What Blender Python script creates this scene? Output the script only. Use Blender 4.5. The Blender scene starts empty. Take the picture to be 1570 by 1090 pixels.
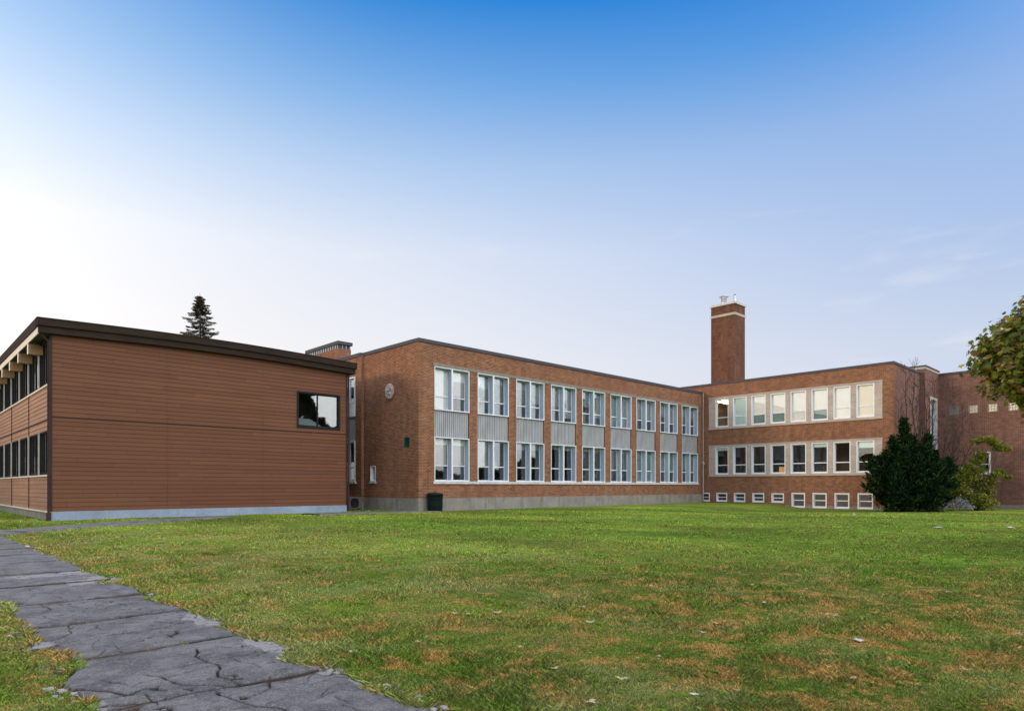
import bpy, bmesh, math, random
import numpy as np
from mathutils import Vector, Matrix
R = math.radians
random.seed(7); rng = np.random.default_rng(11)
S = bpy.context.scene
COL = S.collection

# ------------------------------------------------------------------ camera, sky, sun, exposure
HEAD = math.atan2(.7206, .6932)
cd = bpy.data.cameras.new('camera'); cam = bpy.data.objects.new('camera', cd); COL.objects.link(cam)
cam.location = (0, 0, 1.5); cam.rotation_euler = (R(90), 0, HEAD - R(90))
cd.sensor_width = 36; cd.lens = 36*1006/1570; cd.shift_y = 200/1570; cd.clip_end = 2000; cd.clip_start = .05
S.camera = cam

SUN_AZ = R(168); SUN_EL = R(7.5)
W = bpy.data.worlds.new('World'); S.world = W; W.use_nodes = True
nt = W.node_tree; N = nt.nodes; L = nt.links; N.clear()
def wn(t, **k):
    n = N.new(t)
    for a, b in k.items(): setattr(n, a, b)
    return n
def wmath(op, a, b=None, clamp=False):
    n = wn('ShaderNodeMath', operation=op, use_clamp=clamp)
    for i, v in enumerate((a, b)):
        if v is None: continue
        if isinstance(v, (int, float)): n.inputs[i].default_value = v
        else: L.new(v, n.inputs[i])
    return n.outputs[0]
tc = wn('ShaderNodeTexCoord'); sx = wn('ShaderNodeSeparateXYZ'); L.new(tc.outputs['Generated'], sx.inputs[0])
def wdot(v):
    n = wn('ShaderNodeVectorMath', operation='DOT_PRODUCT'); L.new(tc.outputs['Generated'], n.inputs[0]); n.inputs[1].default_value = v
    return n.outputs['Value']
def wramp(fac, stops, interp='EASE'):
    n = wn('ShaderNodeValToRGB'); e = n.color_ramp.elements; n.color_ramp.interpolation = interp
    while len(e) < len(stops): e.new(.5)
    for i, (p, c) in enumerate(stops): e[i].position = p; e[i].color = (*c, 1)
    L.new(fac, n.inputs[0]); return n.outputs[0]
def wmix(fac, a, b, mode='MIX'):
    n = wn('ShaderNodeMix', data_type='RGBA', blend_type=mode)
    if isinstance(fac, (int, float)): n.inputs[0].default_value = fac
    else: L.new(fac, n.inputs[0])
    for i, v in ((6, a), (7, b)):
        if isinstance(v, tuple): n.inputs[i].default_value = (*v, 1)
        else: L.new(v, n.inputs[i])
    return n.outputs[2]
az = R(121)                                     # brighter side of the dawn sky
side = wdot((math.cos(az), math.sin(az), 0))
up = sx.outputs['Z']
cool = wramp(up, [(0, (.66,.68,.78)), (.18, (.57,.64,.80)), (.33, (.37,.51,.79)), (.44, (.25,.42,.76)), (.53, (.055,.275,.72)), (.60, (.0,.185,.66)), (.72, (.12,.34,.75)), (1, (1.15,1.08,.95))], 'LINEAR')  # last stop of both ramps: unseen zenith brightened to add light from above
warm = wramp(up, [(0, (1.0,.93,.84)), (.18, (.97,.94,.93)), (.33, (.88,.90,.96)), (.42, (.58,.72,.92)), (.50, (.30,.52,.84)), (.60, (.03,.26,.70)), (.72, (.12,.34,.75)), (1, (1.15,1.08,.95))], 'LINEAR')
sf = wmath('MULTIPLY', wmath('ADD', side, .38), 0.90, True)
grad = wmix(sf, cool, warm)
# faint streaks of high cloud
mp = wn('ShaderNodeMapping'); mp.inputs['Scale'].default_value = (2.2, 2.2, 11); L.new(tc.outputs['Generated'], mp.inputs[0])
nz = wn('ShaderNodeTexNoise'); nz.inputs['Scale'].default_value = 3.1; nz.inputs['Detail'].default_value = 6; L.new(mp.outputs[0], nz.inputs[0])
cl = wramp(nz.outputs[0], [(.56, (0,0,0)), (.80, (1,1,1))])
cb = wramp(up, [(.08, (.35,.35,.35)), (.30, (.22,.22,.22)), (.42, (0,0,0))])
grad = wmix(wmath('MULTIPLY', cl, cb), grad, (.93,.90,.93))
# glow of the low sun, well outside the frame on the left
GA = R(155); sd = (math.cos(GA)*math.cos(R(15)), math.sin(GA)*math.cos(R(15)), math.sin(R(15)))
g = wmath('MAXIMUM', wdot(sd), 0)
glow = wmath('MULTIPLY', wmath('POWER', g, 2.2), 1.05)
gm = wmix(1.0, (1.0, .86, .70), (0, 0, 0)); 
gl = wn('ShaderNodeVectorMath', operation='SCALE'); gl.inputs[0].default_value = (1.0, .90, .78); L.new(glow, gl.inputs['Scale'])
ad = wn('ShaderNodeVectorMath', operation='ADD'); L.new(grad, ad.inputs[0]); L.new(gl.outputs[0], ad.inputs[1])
# fill lobe added to the unseen sky behind the camera, lifts the light
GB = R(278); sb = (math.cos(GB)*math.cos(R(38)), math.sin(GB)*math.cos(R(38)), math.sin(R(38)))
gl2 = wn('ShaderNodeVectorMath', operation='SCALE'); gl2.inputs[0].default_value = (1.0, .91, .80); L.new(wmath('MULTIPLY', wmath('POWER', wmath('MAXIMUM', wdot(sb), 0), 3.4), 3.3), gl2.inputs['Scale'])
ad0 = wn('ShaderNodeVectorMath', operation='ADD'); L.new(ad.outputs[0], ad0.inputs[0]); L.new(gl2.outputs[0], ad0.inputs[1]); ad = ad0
# the Nishita sky adds its own blue skylight
sky = wn('ShaderNodeTexSky'); sky.sky_type = 'NISHITA'; sky.sun_disc = False; sky.sun_elevation = SUN_EL; sky.sun_rotation = R(90) - SUN_AZ
sc_ = wn('ShaderNodeVectorMath', operation='SCALE'); L.new(sky.outputs[0], sc_.inputs[0]); sc_.inputs['Scale'].default_value = .008
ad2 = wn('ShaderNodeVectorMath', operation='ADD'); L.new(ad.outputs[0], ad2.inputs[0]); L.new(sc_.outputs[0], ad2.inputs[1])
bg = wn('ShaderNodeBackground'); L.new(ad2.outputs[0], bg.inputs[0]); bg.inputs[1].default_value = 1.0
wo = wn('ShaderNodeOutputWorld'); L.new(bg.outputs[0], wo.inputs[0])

sl = bpy.data.lights.new('sun', 'SUN'); so = bpy.data.objects.new('sun', sl); COL.objects.link(so)
sl.energy = 1.25; sl.angle = R(8); sl.color = (1, .72, .46)
so.rotation_euler = Vector((-math.cos(SUN_AZ)*math.cos(SUN_EL), -math.sin(SUN_AZ)*math.cos(SUN_EL), -math.sin(SUN_EL))).to_track_quat('-Z', 'Y').to_euler()
S.view_settings.view_transform = 'Standard'; S.view_settings.look = 'None'; S.view_settings.gamma = 1
S.view_settings.exposure = 0.0

# ------------------------------------------------------------------ noise helpers
def hash2(ix, iy, s=0):
    h = (ix.astype(np.int64)*374761393 + iy.astype(np.int64)*668265263 + s*1442695041) & 0xFFFFFFFF
    h = ((h ^ (h >> 13))*1274126177) & 0xFFFFFFFF
    return ((h ^ (h >> 16)) & 0xFFFFFF)/float(0xFFFFFF)
def vnoise(x, y, s=0):
    x = np.asarray(x, float); y = np.asarray(y, float)
    ix = np.floor(x); iy = np.floor(y); fx = x-ix; fy = y-iy
    fx = fx*fx*(3-2*fx); fy = fy*fy*(3-2*fy)
    a = hash2(ix, iy, s); b = hash2(ix+1, iy, s); c = hash2(ix, iy+1, s); d = hash2(ix+1, iy+1, s)
    return (a*(1-fx)+b*fx)*(1-fy) + (c*(1-fx)+d*fx)*fy
def fbm(x, y, s=0, o=4):
    t = 0; a = .5; x = np.asarray(x, float); y = np.asarray(y, float)
    for k in range(o): t = t + a*vnoise(x*2**k, y*2**k, s+k*17); a *= .5
    return t
def sstep(a, b, x):
    t = np.clip((np.asarray(x, float)-a)/(b-a), 0, 1); return t*t*(3-2*t)
def ground(x, y):
    x = np.asarray(x, float); y = np.asarray(y, float)
    z = -.33*sstep(30, 50, x)*(1-sstep(21.5, 25.0, y))
    z = z + .05*(vnoise(x*.35, y*.35, 3)-.5)*sstep(3, 6, np.hypot(x-1.8, 0)) + .025*(vnoise(x*1.3, y*1.3, 5)-.5)
    return z

# ------------------------------------------------------------------ materials
MATS = {}
class NT:
    def __init__(s, name):
        s.m = bpy.data.materials.new(name); s.m.use_nodes = True; s.t = s.m.node_tree; s.t.nodes.clear()
        s.out = s.n('ShaderNodeOutputMaterial'); MATS[name] = s.m
    def n(s, t, **k):
        n = s.t.nodes.new(t)
        for a, b in k.items(): setattr(n, a, b)
        return n
    def set(s, sock, v):
        if isinstance(v, bpy.types.NodeSocket): s.t.links.new(v, sock)
        elif isinstance(v, tuple) and len(v) == 3 and sock.type == 'RGBA': sock.default_value = (*v, 1)
        else: sock.default_value = v
    def math(s, op, a, b=0., clamp=False):
        n = s.n('ShaderNodeMath', operation=op, use_clamp=clamp); s.set(n.inputs[0], a); s.set(n.inputs[1], b); return n.outputs[0]
    def mix(s, f, a, b, mode='MIX'):
        n = s.n('ShaderNodeMix', data_type='RGBA', blend_type=mode); s.set(n.inputs[0], f); s.set(n.inputs[6], a); s.set(n.inputs[7], b); return n.outputs[2]
    def noise(s, vec, scale, detail=4, rough=.55, stretch=None):
        if stretch:
            m = s.n('ShaderNodeMapping'); m.inputs['Scale'].default_value = stretch; s.set(m.inputs[0], vec); vec = m.outputs[0]
        n = s.n('ShaderNodeTexNoise'); s.set(n.inputs['Vector'], vec); n.inputs['Scale'].default_value = scale
        n.inputs['Detail'].default_value = detail; n.inputs['Roughness'].default_value = rough; return n.outputs[0]
    def ramp(s, f, stops, interp='LINEAR'):
        n = s.n('ShaderNodeValToRGB'); e = n.color_ramp.elements; n.color_ramp.interpolation = interp
        while len(e) < len(stops): e.new(.5)
        for i, (p, c) in enumerate(stops):
            if not isinstance(c, tuple): c = (c, c, c)
            e[i].position = p; e[i].color = (*c, 1)
        s.set(n.inputs[0], f); return n.outputs[0]
    def bump(s, h, strength=.3, dist=.02, normal=None):
        n = s.n('ShaderNodeBump'); n.inputs['Strength'].default_value = strength; n.inputs['Distance'].default_value = dist; s.set(n.inputs['Height'], h)
        if normal: s.set(n.inputs['Normal'], normal)
        return n.outputs[0]
    def pbr(s, color, rough=.8, normal=None, metal=0., spec=.5, **k):
        p = s.n('ShaderNodeBsdfPrincipled'); s.set(p.inputs['Base Color'], color); s.set(p.inputs['Roughness'], rough)
        p.inputs['Metallic'].default_value = metal; p.inputs['Specular IOR Level'].default_value = spec
        if normal: s.set(p.inputs['Normal'], normal)
        for a, b in k.items(): s.set(p.inputs[a.replace('_', ' ')], b)
        s.t.links.new(p.outputs[0], s.out.inputs[0]); return p
    def obj(s): return s.n('ShaderNodeTexCoord').outputs['Object']
    def pos(s): return s.n('ShaderNodeNewGeometry').outputs['Position']
    def attr(s, name):
        return s.n('ShaderNodeAttribute', attribute_name=name).outputs['Fac']

def brick_mat(name, c1, c2, mortar, stain=.25):
    m = NT(name); tc = m.n('ShaderNodeTexCoord'); o = tc.outputs['Object']; nrm = tc.outputs['Normal']
    sp = m.n('ShaderNodeSeparateXYZ'); m.set(sp.inputs[0], o); sn = m.n('ShaderNodeSeparateXYZ'); m.set(sn.inputs[0], nrm)
    ax = m.math('GREATER_THAN', m.math('ABSOLUTE', sn.outputs[0]), .5)
    u = m.math('ADD', m.math('MULTIPLY', sp.outputs[0], m.math('SUBTRACT', 1., ax)), m.math('MULTIPLY', sp.outputs[1], ax))
    cv = m.n('ShaderNodeCombineXYZ'); m.set(cv.inputs[0], u); m.set(cv.inputs[1], sp.outputs[2])
    b = m.n('ShaderNodeTexBrick'); m.set(b.inputs['Vector'], cv.outputs[0]); b.inputs['Scale'].default_value = 1
    b.inputs['Brick Width'].default_value = .26; b.inputs['Row Height'].default_value = .09; b.inputs['Mortar Size'].default_value = .012
    b.inputs['Mortar Smooth'].default_value = .3
    m.set(b.inputs['Color1'], c1); m.set(b.inputs['Color2'], c2); m.set(b.inputs['Mortar'], mortar); b.inputs['Bias'].default_value = -.1
    # extra per-brick variation: noise sampled on the snapped brick grid
    fl = m.n('ShaderNodeVectorMath', operation='SNAP'); m.set(fl.inputs[0], cv.outputs[0]); fl.inputs[1].default_value = (.26, .09, 1)
    wnn = m.n('ShaderNodeTexWhiteNoise'); m.set(wnn.inputs[0], fl.outputs[0])
    v = m.math('MULTIPLY_ADD', wnn.outputs['Value'], .34); v.node.inputs[2].default_value = .83
    col = m.mix(1., b.outputs[0], m.mix(0., v, (1,1,1)), 'MULTIPLY')
    big = m.noise(o, .35, 6, .6); st = m.noise(o, 1.3, 5, .65, (1, 1, .25))
    col = m.mix(m.ramp(big, [(.35, 0.), (.7, stain)]), col, tuple(x*.62 for x in c1))
    col = m.mix(m.ramp(st, [(.50, 0.), (.74, stain*1.3)]), col, tuple(min(1, x*1.5+.04) for x in c1))
    vs_ = m.noise(o, 1.5, 5, .65, (1.6, 1.6, .10)); col = m.mix(m.ramp(vs_, [(.50, 0.), (.72, .42)]), col, tuple(x*.45 for x in c1))
    bn = m.bump(m.math('SUBTRACT', 1., b.outputs['Fac']), .5, .01)
    m.pbr(col, .92, bn, spec=.1); return m.m
brick = brick_mat('brick', (.250,.100,.052), (.120,.047,.028), (.32,.23,.16))
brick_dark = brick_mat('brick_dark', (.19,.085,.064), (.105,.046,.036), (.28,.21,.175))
brick_chim = brick_mat('brick_chimney', (.150,.060,.035), (.070,.030,.020), (.17,.12,.09), .4)

def plain(name, c, rough=.6, var=.25, scale=3., metal=0., spec=.5, bumpy=.0, stretch=None):
    m = NT(name); o = m.obj(); n = m.noise(o, scale, 6, .6, stretch); n2 = m.noise(o, scale*9, 3)
    col = m.mix(m.ramp(n, [(.35, 0.), (.7, 1.)]), c, tuple(x*(1-var) for x in c))
    col = m.mix(m.ramp(n2, [(.4, 0.), (.75, var*.6)]), col, tuple(x*(1-var*1.3) for x in c))
    m.pbr(col, rough, m.bump(n2, bumpy, .01) if bumpy else None, metal, spec); return m.m
def concrete_mat(name, c, stain):
    joints = name == 'limestone'; m = NT(name); o = m.obj(); a = m.noise(o, .9, 8, .65); b = m.noise(o, 14, 4); d = m.noise(o, 2.2, 6, .7, (1, 1, .3))
    col = m.mix(m.ramp(a, [(.35, 0.), (.65, 1.)]), c, tuple(x*.72 for x in c))
    col = m.mix(m.ramp(d, [(.50, 0.), (.62, .65)]), col, stain)
    col = m.mix(m.ramp(b, [(.3, .25), (.7, 0.)]), col, (.08,.08,.08))
    if joints:
        sp = m.n('ShaderNodeSeparateXYZ'); m.set(sp.inputs[0], o); fz = m.math('FRACT', m.math('DIVIDE', sp.outputs[2], .57)); jn = m.math('LESS_THAN', fz, .035)
        cellz = m.math('FLOOR', m.math('DIVIDE', sp.outputs[2], .57)); cx = m.math('FLOOR', m.math('DIVIDE', sp.outputs[0], .85)); cv = m.n('ShaderNodeCombineXYZ'); m.set(cv.inputs[0], cx); m.set(cv.inputs[1], cellz)
        wq = m.n('ShaderNodeTexWhiteNoise'); m.set(wq.inputs[0], cv.outputs[0]); col = m.mix(m.math('MULTIPLY', wq.outputs['Value'], .5), col, (.38,.30,.25))
        col = m.mix(m.math('MULTIPLY', jn, .7), col, (.18,.15,.13))
    m.pbr(col, .9, m.bump(b, .3, .01), spec=.2); return m.m
concrete = concrete_mat('concrete', (.30,.29,.26), (.15,.148,.135))
concrete_pale = concrete_mat('concrete_painted', (.30,.38,.52), (.25,.31,.44))
stone = concrete_mat('limestone', (.54,.48,.43), (.42,.36,.32))
white_paint = plain('white_paint', (.72,.76,.82), .45, .14, 4.)
sill_paint = plain('sill_paint', (.60,.60,.60), .7, .35, 3.)
panel_mat = plain('ribbed_panel', (.38,.40,.43), .7, .30, 2.2, stretch=(1,1,.3))
coping_mat = plain('coping', (.070,.072,.090), .6, .3, 2., spec=.2)
alu = plain('galvanised_metal', (.62,.63,.65), .4, .2, 4., metal=.6)
fascia_mat = plain('dark_fascia', (.038,.027,.021), .8, .4, 3., spec=.08, stretch=(.4,1,3))
roof_mat = plain('roofing', (.06,.045,.04), .8, .3, 2.)
dark_metal = plain('dark_window_metal', (.022,.022,.026), .7, .2, 3., spec=.1)
mull_metal = plain('pale_mullion_metal', (.55,.50,.46), .45, .2, 3.)
pipe_brown = plain('brown_pipe', (.05,.030,.030), .7, .3, 3., spec=.15)
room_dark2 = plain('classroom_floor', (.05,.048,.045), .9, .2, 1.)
shade_mat = plain('beige_shade', (.50,.48,.46), .9, .1, 2.)
teal_shadowed = plain('teal_blind_shadowed', (.20,.32,.32), .9, .1, 2.)  # teal blind with the shade it lies in put into its darker colour
reveal_paint = plain('reveal_paint', (.36,.43,.54), .5, .15, 4.)
lintel_mat = plain('lintel_stone', (.24,.215,.185), .85, .35, 3.)
screen_mat = plain('insect_screen', (.04,.043,.05), .5, .3, 3.)
pipe_grey = plain('grey_pipe', (.42,.37,.38), .55, .3, 3.)
beam_wood = plain('beam_wood', (.42,.24,.12), .65, .35, 3., stretch=(.4,3,3))
beam_end = plain('pale_trim_lit_end', (.75,.66,.58), .6, .15, 3.)  # pale trim; on the beams it paints in the light on the end grain
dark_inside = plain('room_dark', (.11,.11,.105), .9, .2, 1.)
room_wall = plain('room_wall', (.55,.56,.52), .9, .1, 1.)
blind_mat = plain('blind_fabric', (.88,.89,.88), .85, .06, 2.)
blind_teal = plain('blind_teal', (.62,.80,.80), .85, .06, 2.)
blind_cream = plain('blind_cream', (.82,.74,.64), .85, .06, 2.)
green_plastic = plain('green_plastic', (.003,.013,.012), .6, .3, 5., spec=.15)
green_metal = plain('green_metal', (.03,.11,.08), .5, .3, 5.)

def siding_mat(name, c, dk):
    m = NT(name); o = m.obj(); sp = m.n('ShaderNodeSeparateXYZ'); m.set(sp.inputs[0], o)
    row = m.math('FLOOR', m.math('DIVIDE', sp.outputs[2], .1975))
    seg = m.math('FLOOR', m.math('DIVIDE', m.math('ADD', sp.outputs[0], m.math('MULTIPLY', row, 1.37)), 4.7))
    cv = m.n('ShaderNodeCombineXYZ'); m.set(cv.inputs[0], seg); m.set(cv.inputs[1], row)
    wnn = m.n('ShaderNodeTexWhiteNoise'); m.set(wnn.inputs[0], cv.outputs[0])
    col = m.mix(m.math('MULTIPLY', wnn.outputs['Value'], .55), c, dk)
    fs = m.math('FRACT', m.math('DIVIDE', m.math('ADD', sp.outputs[0], m.math('MULTIPLY', row, 1.37)), 4.7)); col = m.mix(m.math('MULTIPLY', m.math('LESS_THAN', fs, .004), .7), col, (.02,.012,.01))
    gr = m.noise(o, 6, 6, .7, (.15, .15, 2.5)); col = m.mix(m.ramp(gr, [(.35, 0.), (.75, .5)]), col, dk)
    bg_ = m.noise(o, .25, 4); col = m.mix(m.ramp(bg_, [(.35, 0.), (.65, .25)]), col, dk)
    m.pbr(col, .62, m.bump(gr, .15, .01), spec=.15); return m.m
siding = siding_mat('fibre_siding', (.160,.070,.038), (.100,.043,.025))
siding_skylit = siding_mat('fibre_siding_skylit', (.40,.225,.15), (.27,.14,.095))  # same boards, paler: light of the bright west sky put into the colour

def make_glass(name, k, base):
    m = NT(name); fr = m.n('ShaderNodeFresnel'); fr.inputs['IOR'].default_value = 1.5
    o = m.obj(); oi = m.n('ShaderNodeObjectInfo')
    vv = m.n('ShaderNodeVectorMath', operation='ADD'); m.set(vv.inputs[0], o); m.set(vv.inputs[1], oi.outputs['Location'])
    bn = m.bump(m.noise(vv.outputs[0], .7, 0, .4), .05, .05)
    fac = m.math('ADD', m.math('MULTIPLY', fr.outputs[0], k), base, True)
    tr = m.n('ShaderNodeBsdfTransparent'); tr.inputs[0].default_value = (.975,.985,.99,1)
    gs = m.n('ShaderNodeBsdfGlossy'); gs.inputs['Roughness'].default_value = .015; gs.inputs[0].default_value = (.88,.94,.96,1); m.set(gs.inputs['Normal'], bn)
    mx = m.n('ShaderNodeMixShader'); m.set(mx.inputs[0], fac); m.set(mx.inputs[1], tr.outputs[0]); m.set(mx.inputs[2], gs.outputs[0]); m.set(m.out.inputs[0], mx.outputs[0])
    return m.m
glass = make_glass('window_glass', .85, .025)
mirror_glass = make_glass('coated_window_glass', 1.2, .12)

m = NT('lamp_glow'); e = m.n('ShaderNodeEmission'); e.inputs[0].default_value = (1,.52,.16,1); e.inputs[1].default_value = 55; m.set(m.out.inputs[0], e.outputs[0]); lamp_glow = m.m
m = NT('lamp_glow_dim'); e = m.n('ShaderNodeEmission'); e.inputs[0].default_value = (1,.5,.14,1); e.inputs[1].default_value = .55; m.set(m.out.inputs[0], e.outputs[0]); lamp_dim = m.m

# glass blocks
m = NT('glass_block'); o = m.obj(); n = m.noise(o, 9, 3); m.pbr(m.mix(n, (.24,.25,.235), (.12,.125,.12)), .25, m.bump(n, .4, .02)); glassblock = m.m

def grass_color(m, p, blade=False):
    a = m.noise(p, .16, 4, .6); b = m.noise(p, .75, 5, .65); c = m.noise(p, 3.1, 4, .6)
    green = m.mix(m.ramp(a, [(.40, 0.), (.62, 1.)]), (.150,.285,.030), (.26,.34,.052))
    vg = m.noise(p, .22, 5, .6, (1, .55, 1)); green = m.mix(1., green, m.ramp(vg, [(.34, .62), (.50, 1.2), (.66, 1.85)]), 'MULTIPLY')
    green = m.mix(m.ramp(c, [(.35, 0.), (.7, .75)]), green, (.065,.130,.018))
    sp = m.n('ShaderNodeSeparateXYZ'); m.set(sp.inputs[0], p)
    # zones: dry straw grass by the path, brown patches mid lawn and in front
    nearpath = m.math('MULTIPLY', m.ramp(m.math('DIVIDE', sp.outputs[0], 20.), [(.10, 1.), (.75, 0.)]), m.ramp(m.math('DIVIDE', sp.outputs[1], 40.), [(.05, .75), (.4, 1.), (.62, .75), (.72, 0.)]))
    dry = m.ramp(b, [(.40, 0.), (.62, 1.)])
    col = green; col = m.mix(m.math('MULTIPLY', dry, m.math('MULTIPLY_ADD', nearpath, .62)), green, (.38,.32,.12))
    col.node.inputs[0].links[0].from_node.inputs[1].links[0].from_node.inputs[2].default_value = .16
    fz = m.n('ShaderNodeVectorMath', operation='DISTANCE'); m.set(fz.inputs[0], p); fz.inputs[1].default_value = (7.6, 2.2, 0)
    front = m.ramp(m.math('DIVIDE', fz.outputs['Value'], 20.), [(.10, 1.), (.48, 0.)])
    col = m.mix(m.math('MULTIPLY', front, .55), col, m.mix(m.math('MULTIPLY', dry, .6), (.075,.135,.020), (.20,.18,.05)))
    near = m.math('MAXIMUM', front, m.math('MULTIPLY', nearpath, .8))
    br = m.noise(p, 2.1, 8, .78)
    thr = m.math('SUBTRACT', br, m.math('MULTIPLY_ADD', near, -.085)); thr.node.inputs[1].links[0].from_node.inputs[2].default_value = .0
    brown = m.ramp(thr, [(.575, 0.), (.635, .92)])
    col = m.mix(brown, col, m.mix(c, (.40,.225,.065), (.55,.37,.13)))
    pale = m.noise(p, .55, 3, .5, (1, 1, 1)); pz = m.math('MULTIPLY', m.ramp(pale, [(.50, 0.), (.66, .7)]), nearpath)
    col = m.mix(pz, col, (.40,.43,.17))
    return col
m = NT('lawn_ground'); p = m.pos(); col = grass_color(m, p); f = m.noise(p, 28, 5, .75); f2 = m.noise(p, 7, 4, .7)
col = m.mix(m.ramp(f, [(.40, .8), (.62, .0)]), col, (.030,.045,.008)); col = m.mix(m.ramp(f2, [(.5, 0.), (.75, .4)]), col, (.26,.27,.08))
m.pbr(col, .95, m.bump(f, .9, .05), spec=.02); lawn_mat = m.m
m = NT('grass_blade'); p = m.pos(); col = grass_color(m, p); r_ = m.attr('rnd')
col = m.mix(1., col, m.ramp(r_, [(0., .28), (.6, 1.0), (1., 2.1)]), 'MULTIPLY')
col = m.mix(m.ramp(r_, [(.90, 0.), (.97, .6)]), col, (.36,.33,.17))
df = m.pbr(col, .85, spec=.06); tl = m.n('ShaderNodeBsdfTranslucent'); m.set(tl.inputs[0], col); mx = m.n('ShaderNodeMixShader'); mx.inputs[0].default_value = .3
m.set(mx.inputs[1], df.outputs[0]); m.set(mx.inputs[2], tl.outputs[0]); m.set(m.out.inputs[0], mx.outputs[0]); blade_mat = m.m

m = NT('asphalt'); p = m.pos(); f = m.noise(p, 95, 3, .8); g = m.noise(p, 2.3, 5, .6); vor = m.n('ShaderNodeTexVoronoi'); m.set(vor.inputs[0], p); vor.inputs['Scale'].default_value = 75
col = m.mix(m.ramp(g, [(.38, 0.), (.62, 1.)]), (.115,.113,.124), (.265,.258,.276))
col = m.mix(m.ramp(f, [(.36, .85), (.56, 0.)]), col, (.03,.03,.036))
wv = m.n('ShaderNodeSeparateColor'); m.set(wv.inputs[0], vor.outputs['Color'])
col = m.mix(m.ramp(wv.outputs[0], [(.82, 0.), (.9, .6)]), col, (.30,.29,.30))
g3 = m.noise(p, 7, 6, .75); col = m.mix(m.ramp(g3, [(.50, 0.), (.68, .75)]), col, (.045,.043,.048)); g4 = m.noise(p, 3.3, 6, .7); col = m.mix(m.ramp(g4, [(.52, 0.), (.68, .55)]), col, (.27,.26,.27))
pale = m.attr('pale'); pn = m.noise(p, 14, 5, .7)
col = m.mix(m.math('MULTIPLY', pale, m.ramp(pn, [(.36, .2), (.5, 1.)])), col, (.36,.34,.36))
ck = m.ramp(m.attr('crack'), [(.12, 0.), (.6, 1.)]); col = m.mix(ck, col, (.008,.007,.006))
dt = m.attr('dirt'); col = m.mix(dt, col, m.mix(pn, (.035,.024,.016), (.13,.085,.045)))
hs = m.math('ADD', f, m.math('MULTIPLY', vor.outputs['Distance'], .8))
m.pbr(col, .62, m.bump(hs, 1., .018), spec=.45); asphalt = m.m

def leaf_mat(name, stops, rough=.5, trans=.35):
    m = NT(name); r_ = m.attr('rnd'); p = m.pos(); n = m.noise(p, .9, 3)
    f = m.math('ADD', m.math('MULTIPLY', r_, .65), m.math('MULTIPLY', n, .35)); col = m.ramp(f, stops)
    d = m.pbr(col, rough, spec=.4 if rough < .8 else .05); t = m.n('ShaderNodeBsdfTranslucent'); m.set(t.inputs[0], col); x = m.n('ShaderNodeMixShader'); x.inputs[0].default_value = trans
    m.set(x.inputs[1], d.outputs[0]); m.set(x.inputs[2], t.outputs[0]); m.set(m.out.inputs[0], x.outputs[0]); return m.m
maple_leaf = leaf_mat('maple_leaf', [(.18, (.045,.085,.014)), (.40, (.13,.19,.022)), (.55, (.42,.40,.045)), (.70, (.14,.085,.07)), (.80, (.42,.25,.03)), (.92, (.30,.25,.20))])
yew_leaf = leaf_mat('evergreen_needles', [(.2, (.002,.009,.004)), (.5, (.005,.018,.007)), (.85, (.035,.075,.022))], .9, .1)
spruce_leaf = leaf_mat('spruce_needles_hazed', [(.2, (.035,.032,.022)), (.6, (.055,.05,.035)), (.9, (.09,.075,.05))], .7, .1)  # lifted brown-grey: backlit haze put into the needle colour
yellow_leaf = leaf_mat('yellow_green_leaf', [(.2, (.06,.10,.010)), (.5, (.15,.20,.015)), (.75, (.26,.25,.025)), (.9, (.30,.25,.03))])
aster_leaf = leaf_mat('pale_flower', [(.2, (.05,.07,.05)), (.5, (.22,.24,.30)), (.8, (.50,.50,.62))])
far_leaf = leaf_mat('far_foliage', [(.2, (.005,.010,.005)), (.8, (.018,.028,.010))], .95, .1)
dry_leaf = leaf_mat('dry_leaf', [(.1, (.32,.22,.12)), (.5, (.50,.42,.28)), (.9, (.36,.16,.05))], .7, .2)
bark = plain('bark', (.075,.055,.042), .9, .4, 6., bumpy=.5, stretch=(1,1,.3))
twig = plain('twig_bark', (.05,.034,.032), .9, .3, 6.)
trunk_light = plain('pale_bark', (.20,.165,.14), .9, .4, 6.)
litter = plain('white_litter', (.48,.47,.45), .6, .2, 20.)

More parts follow.
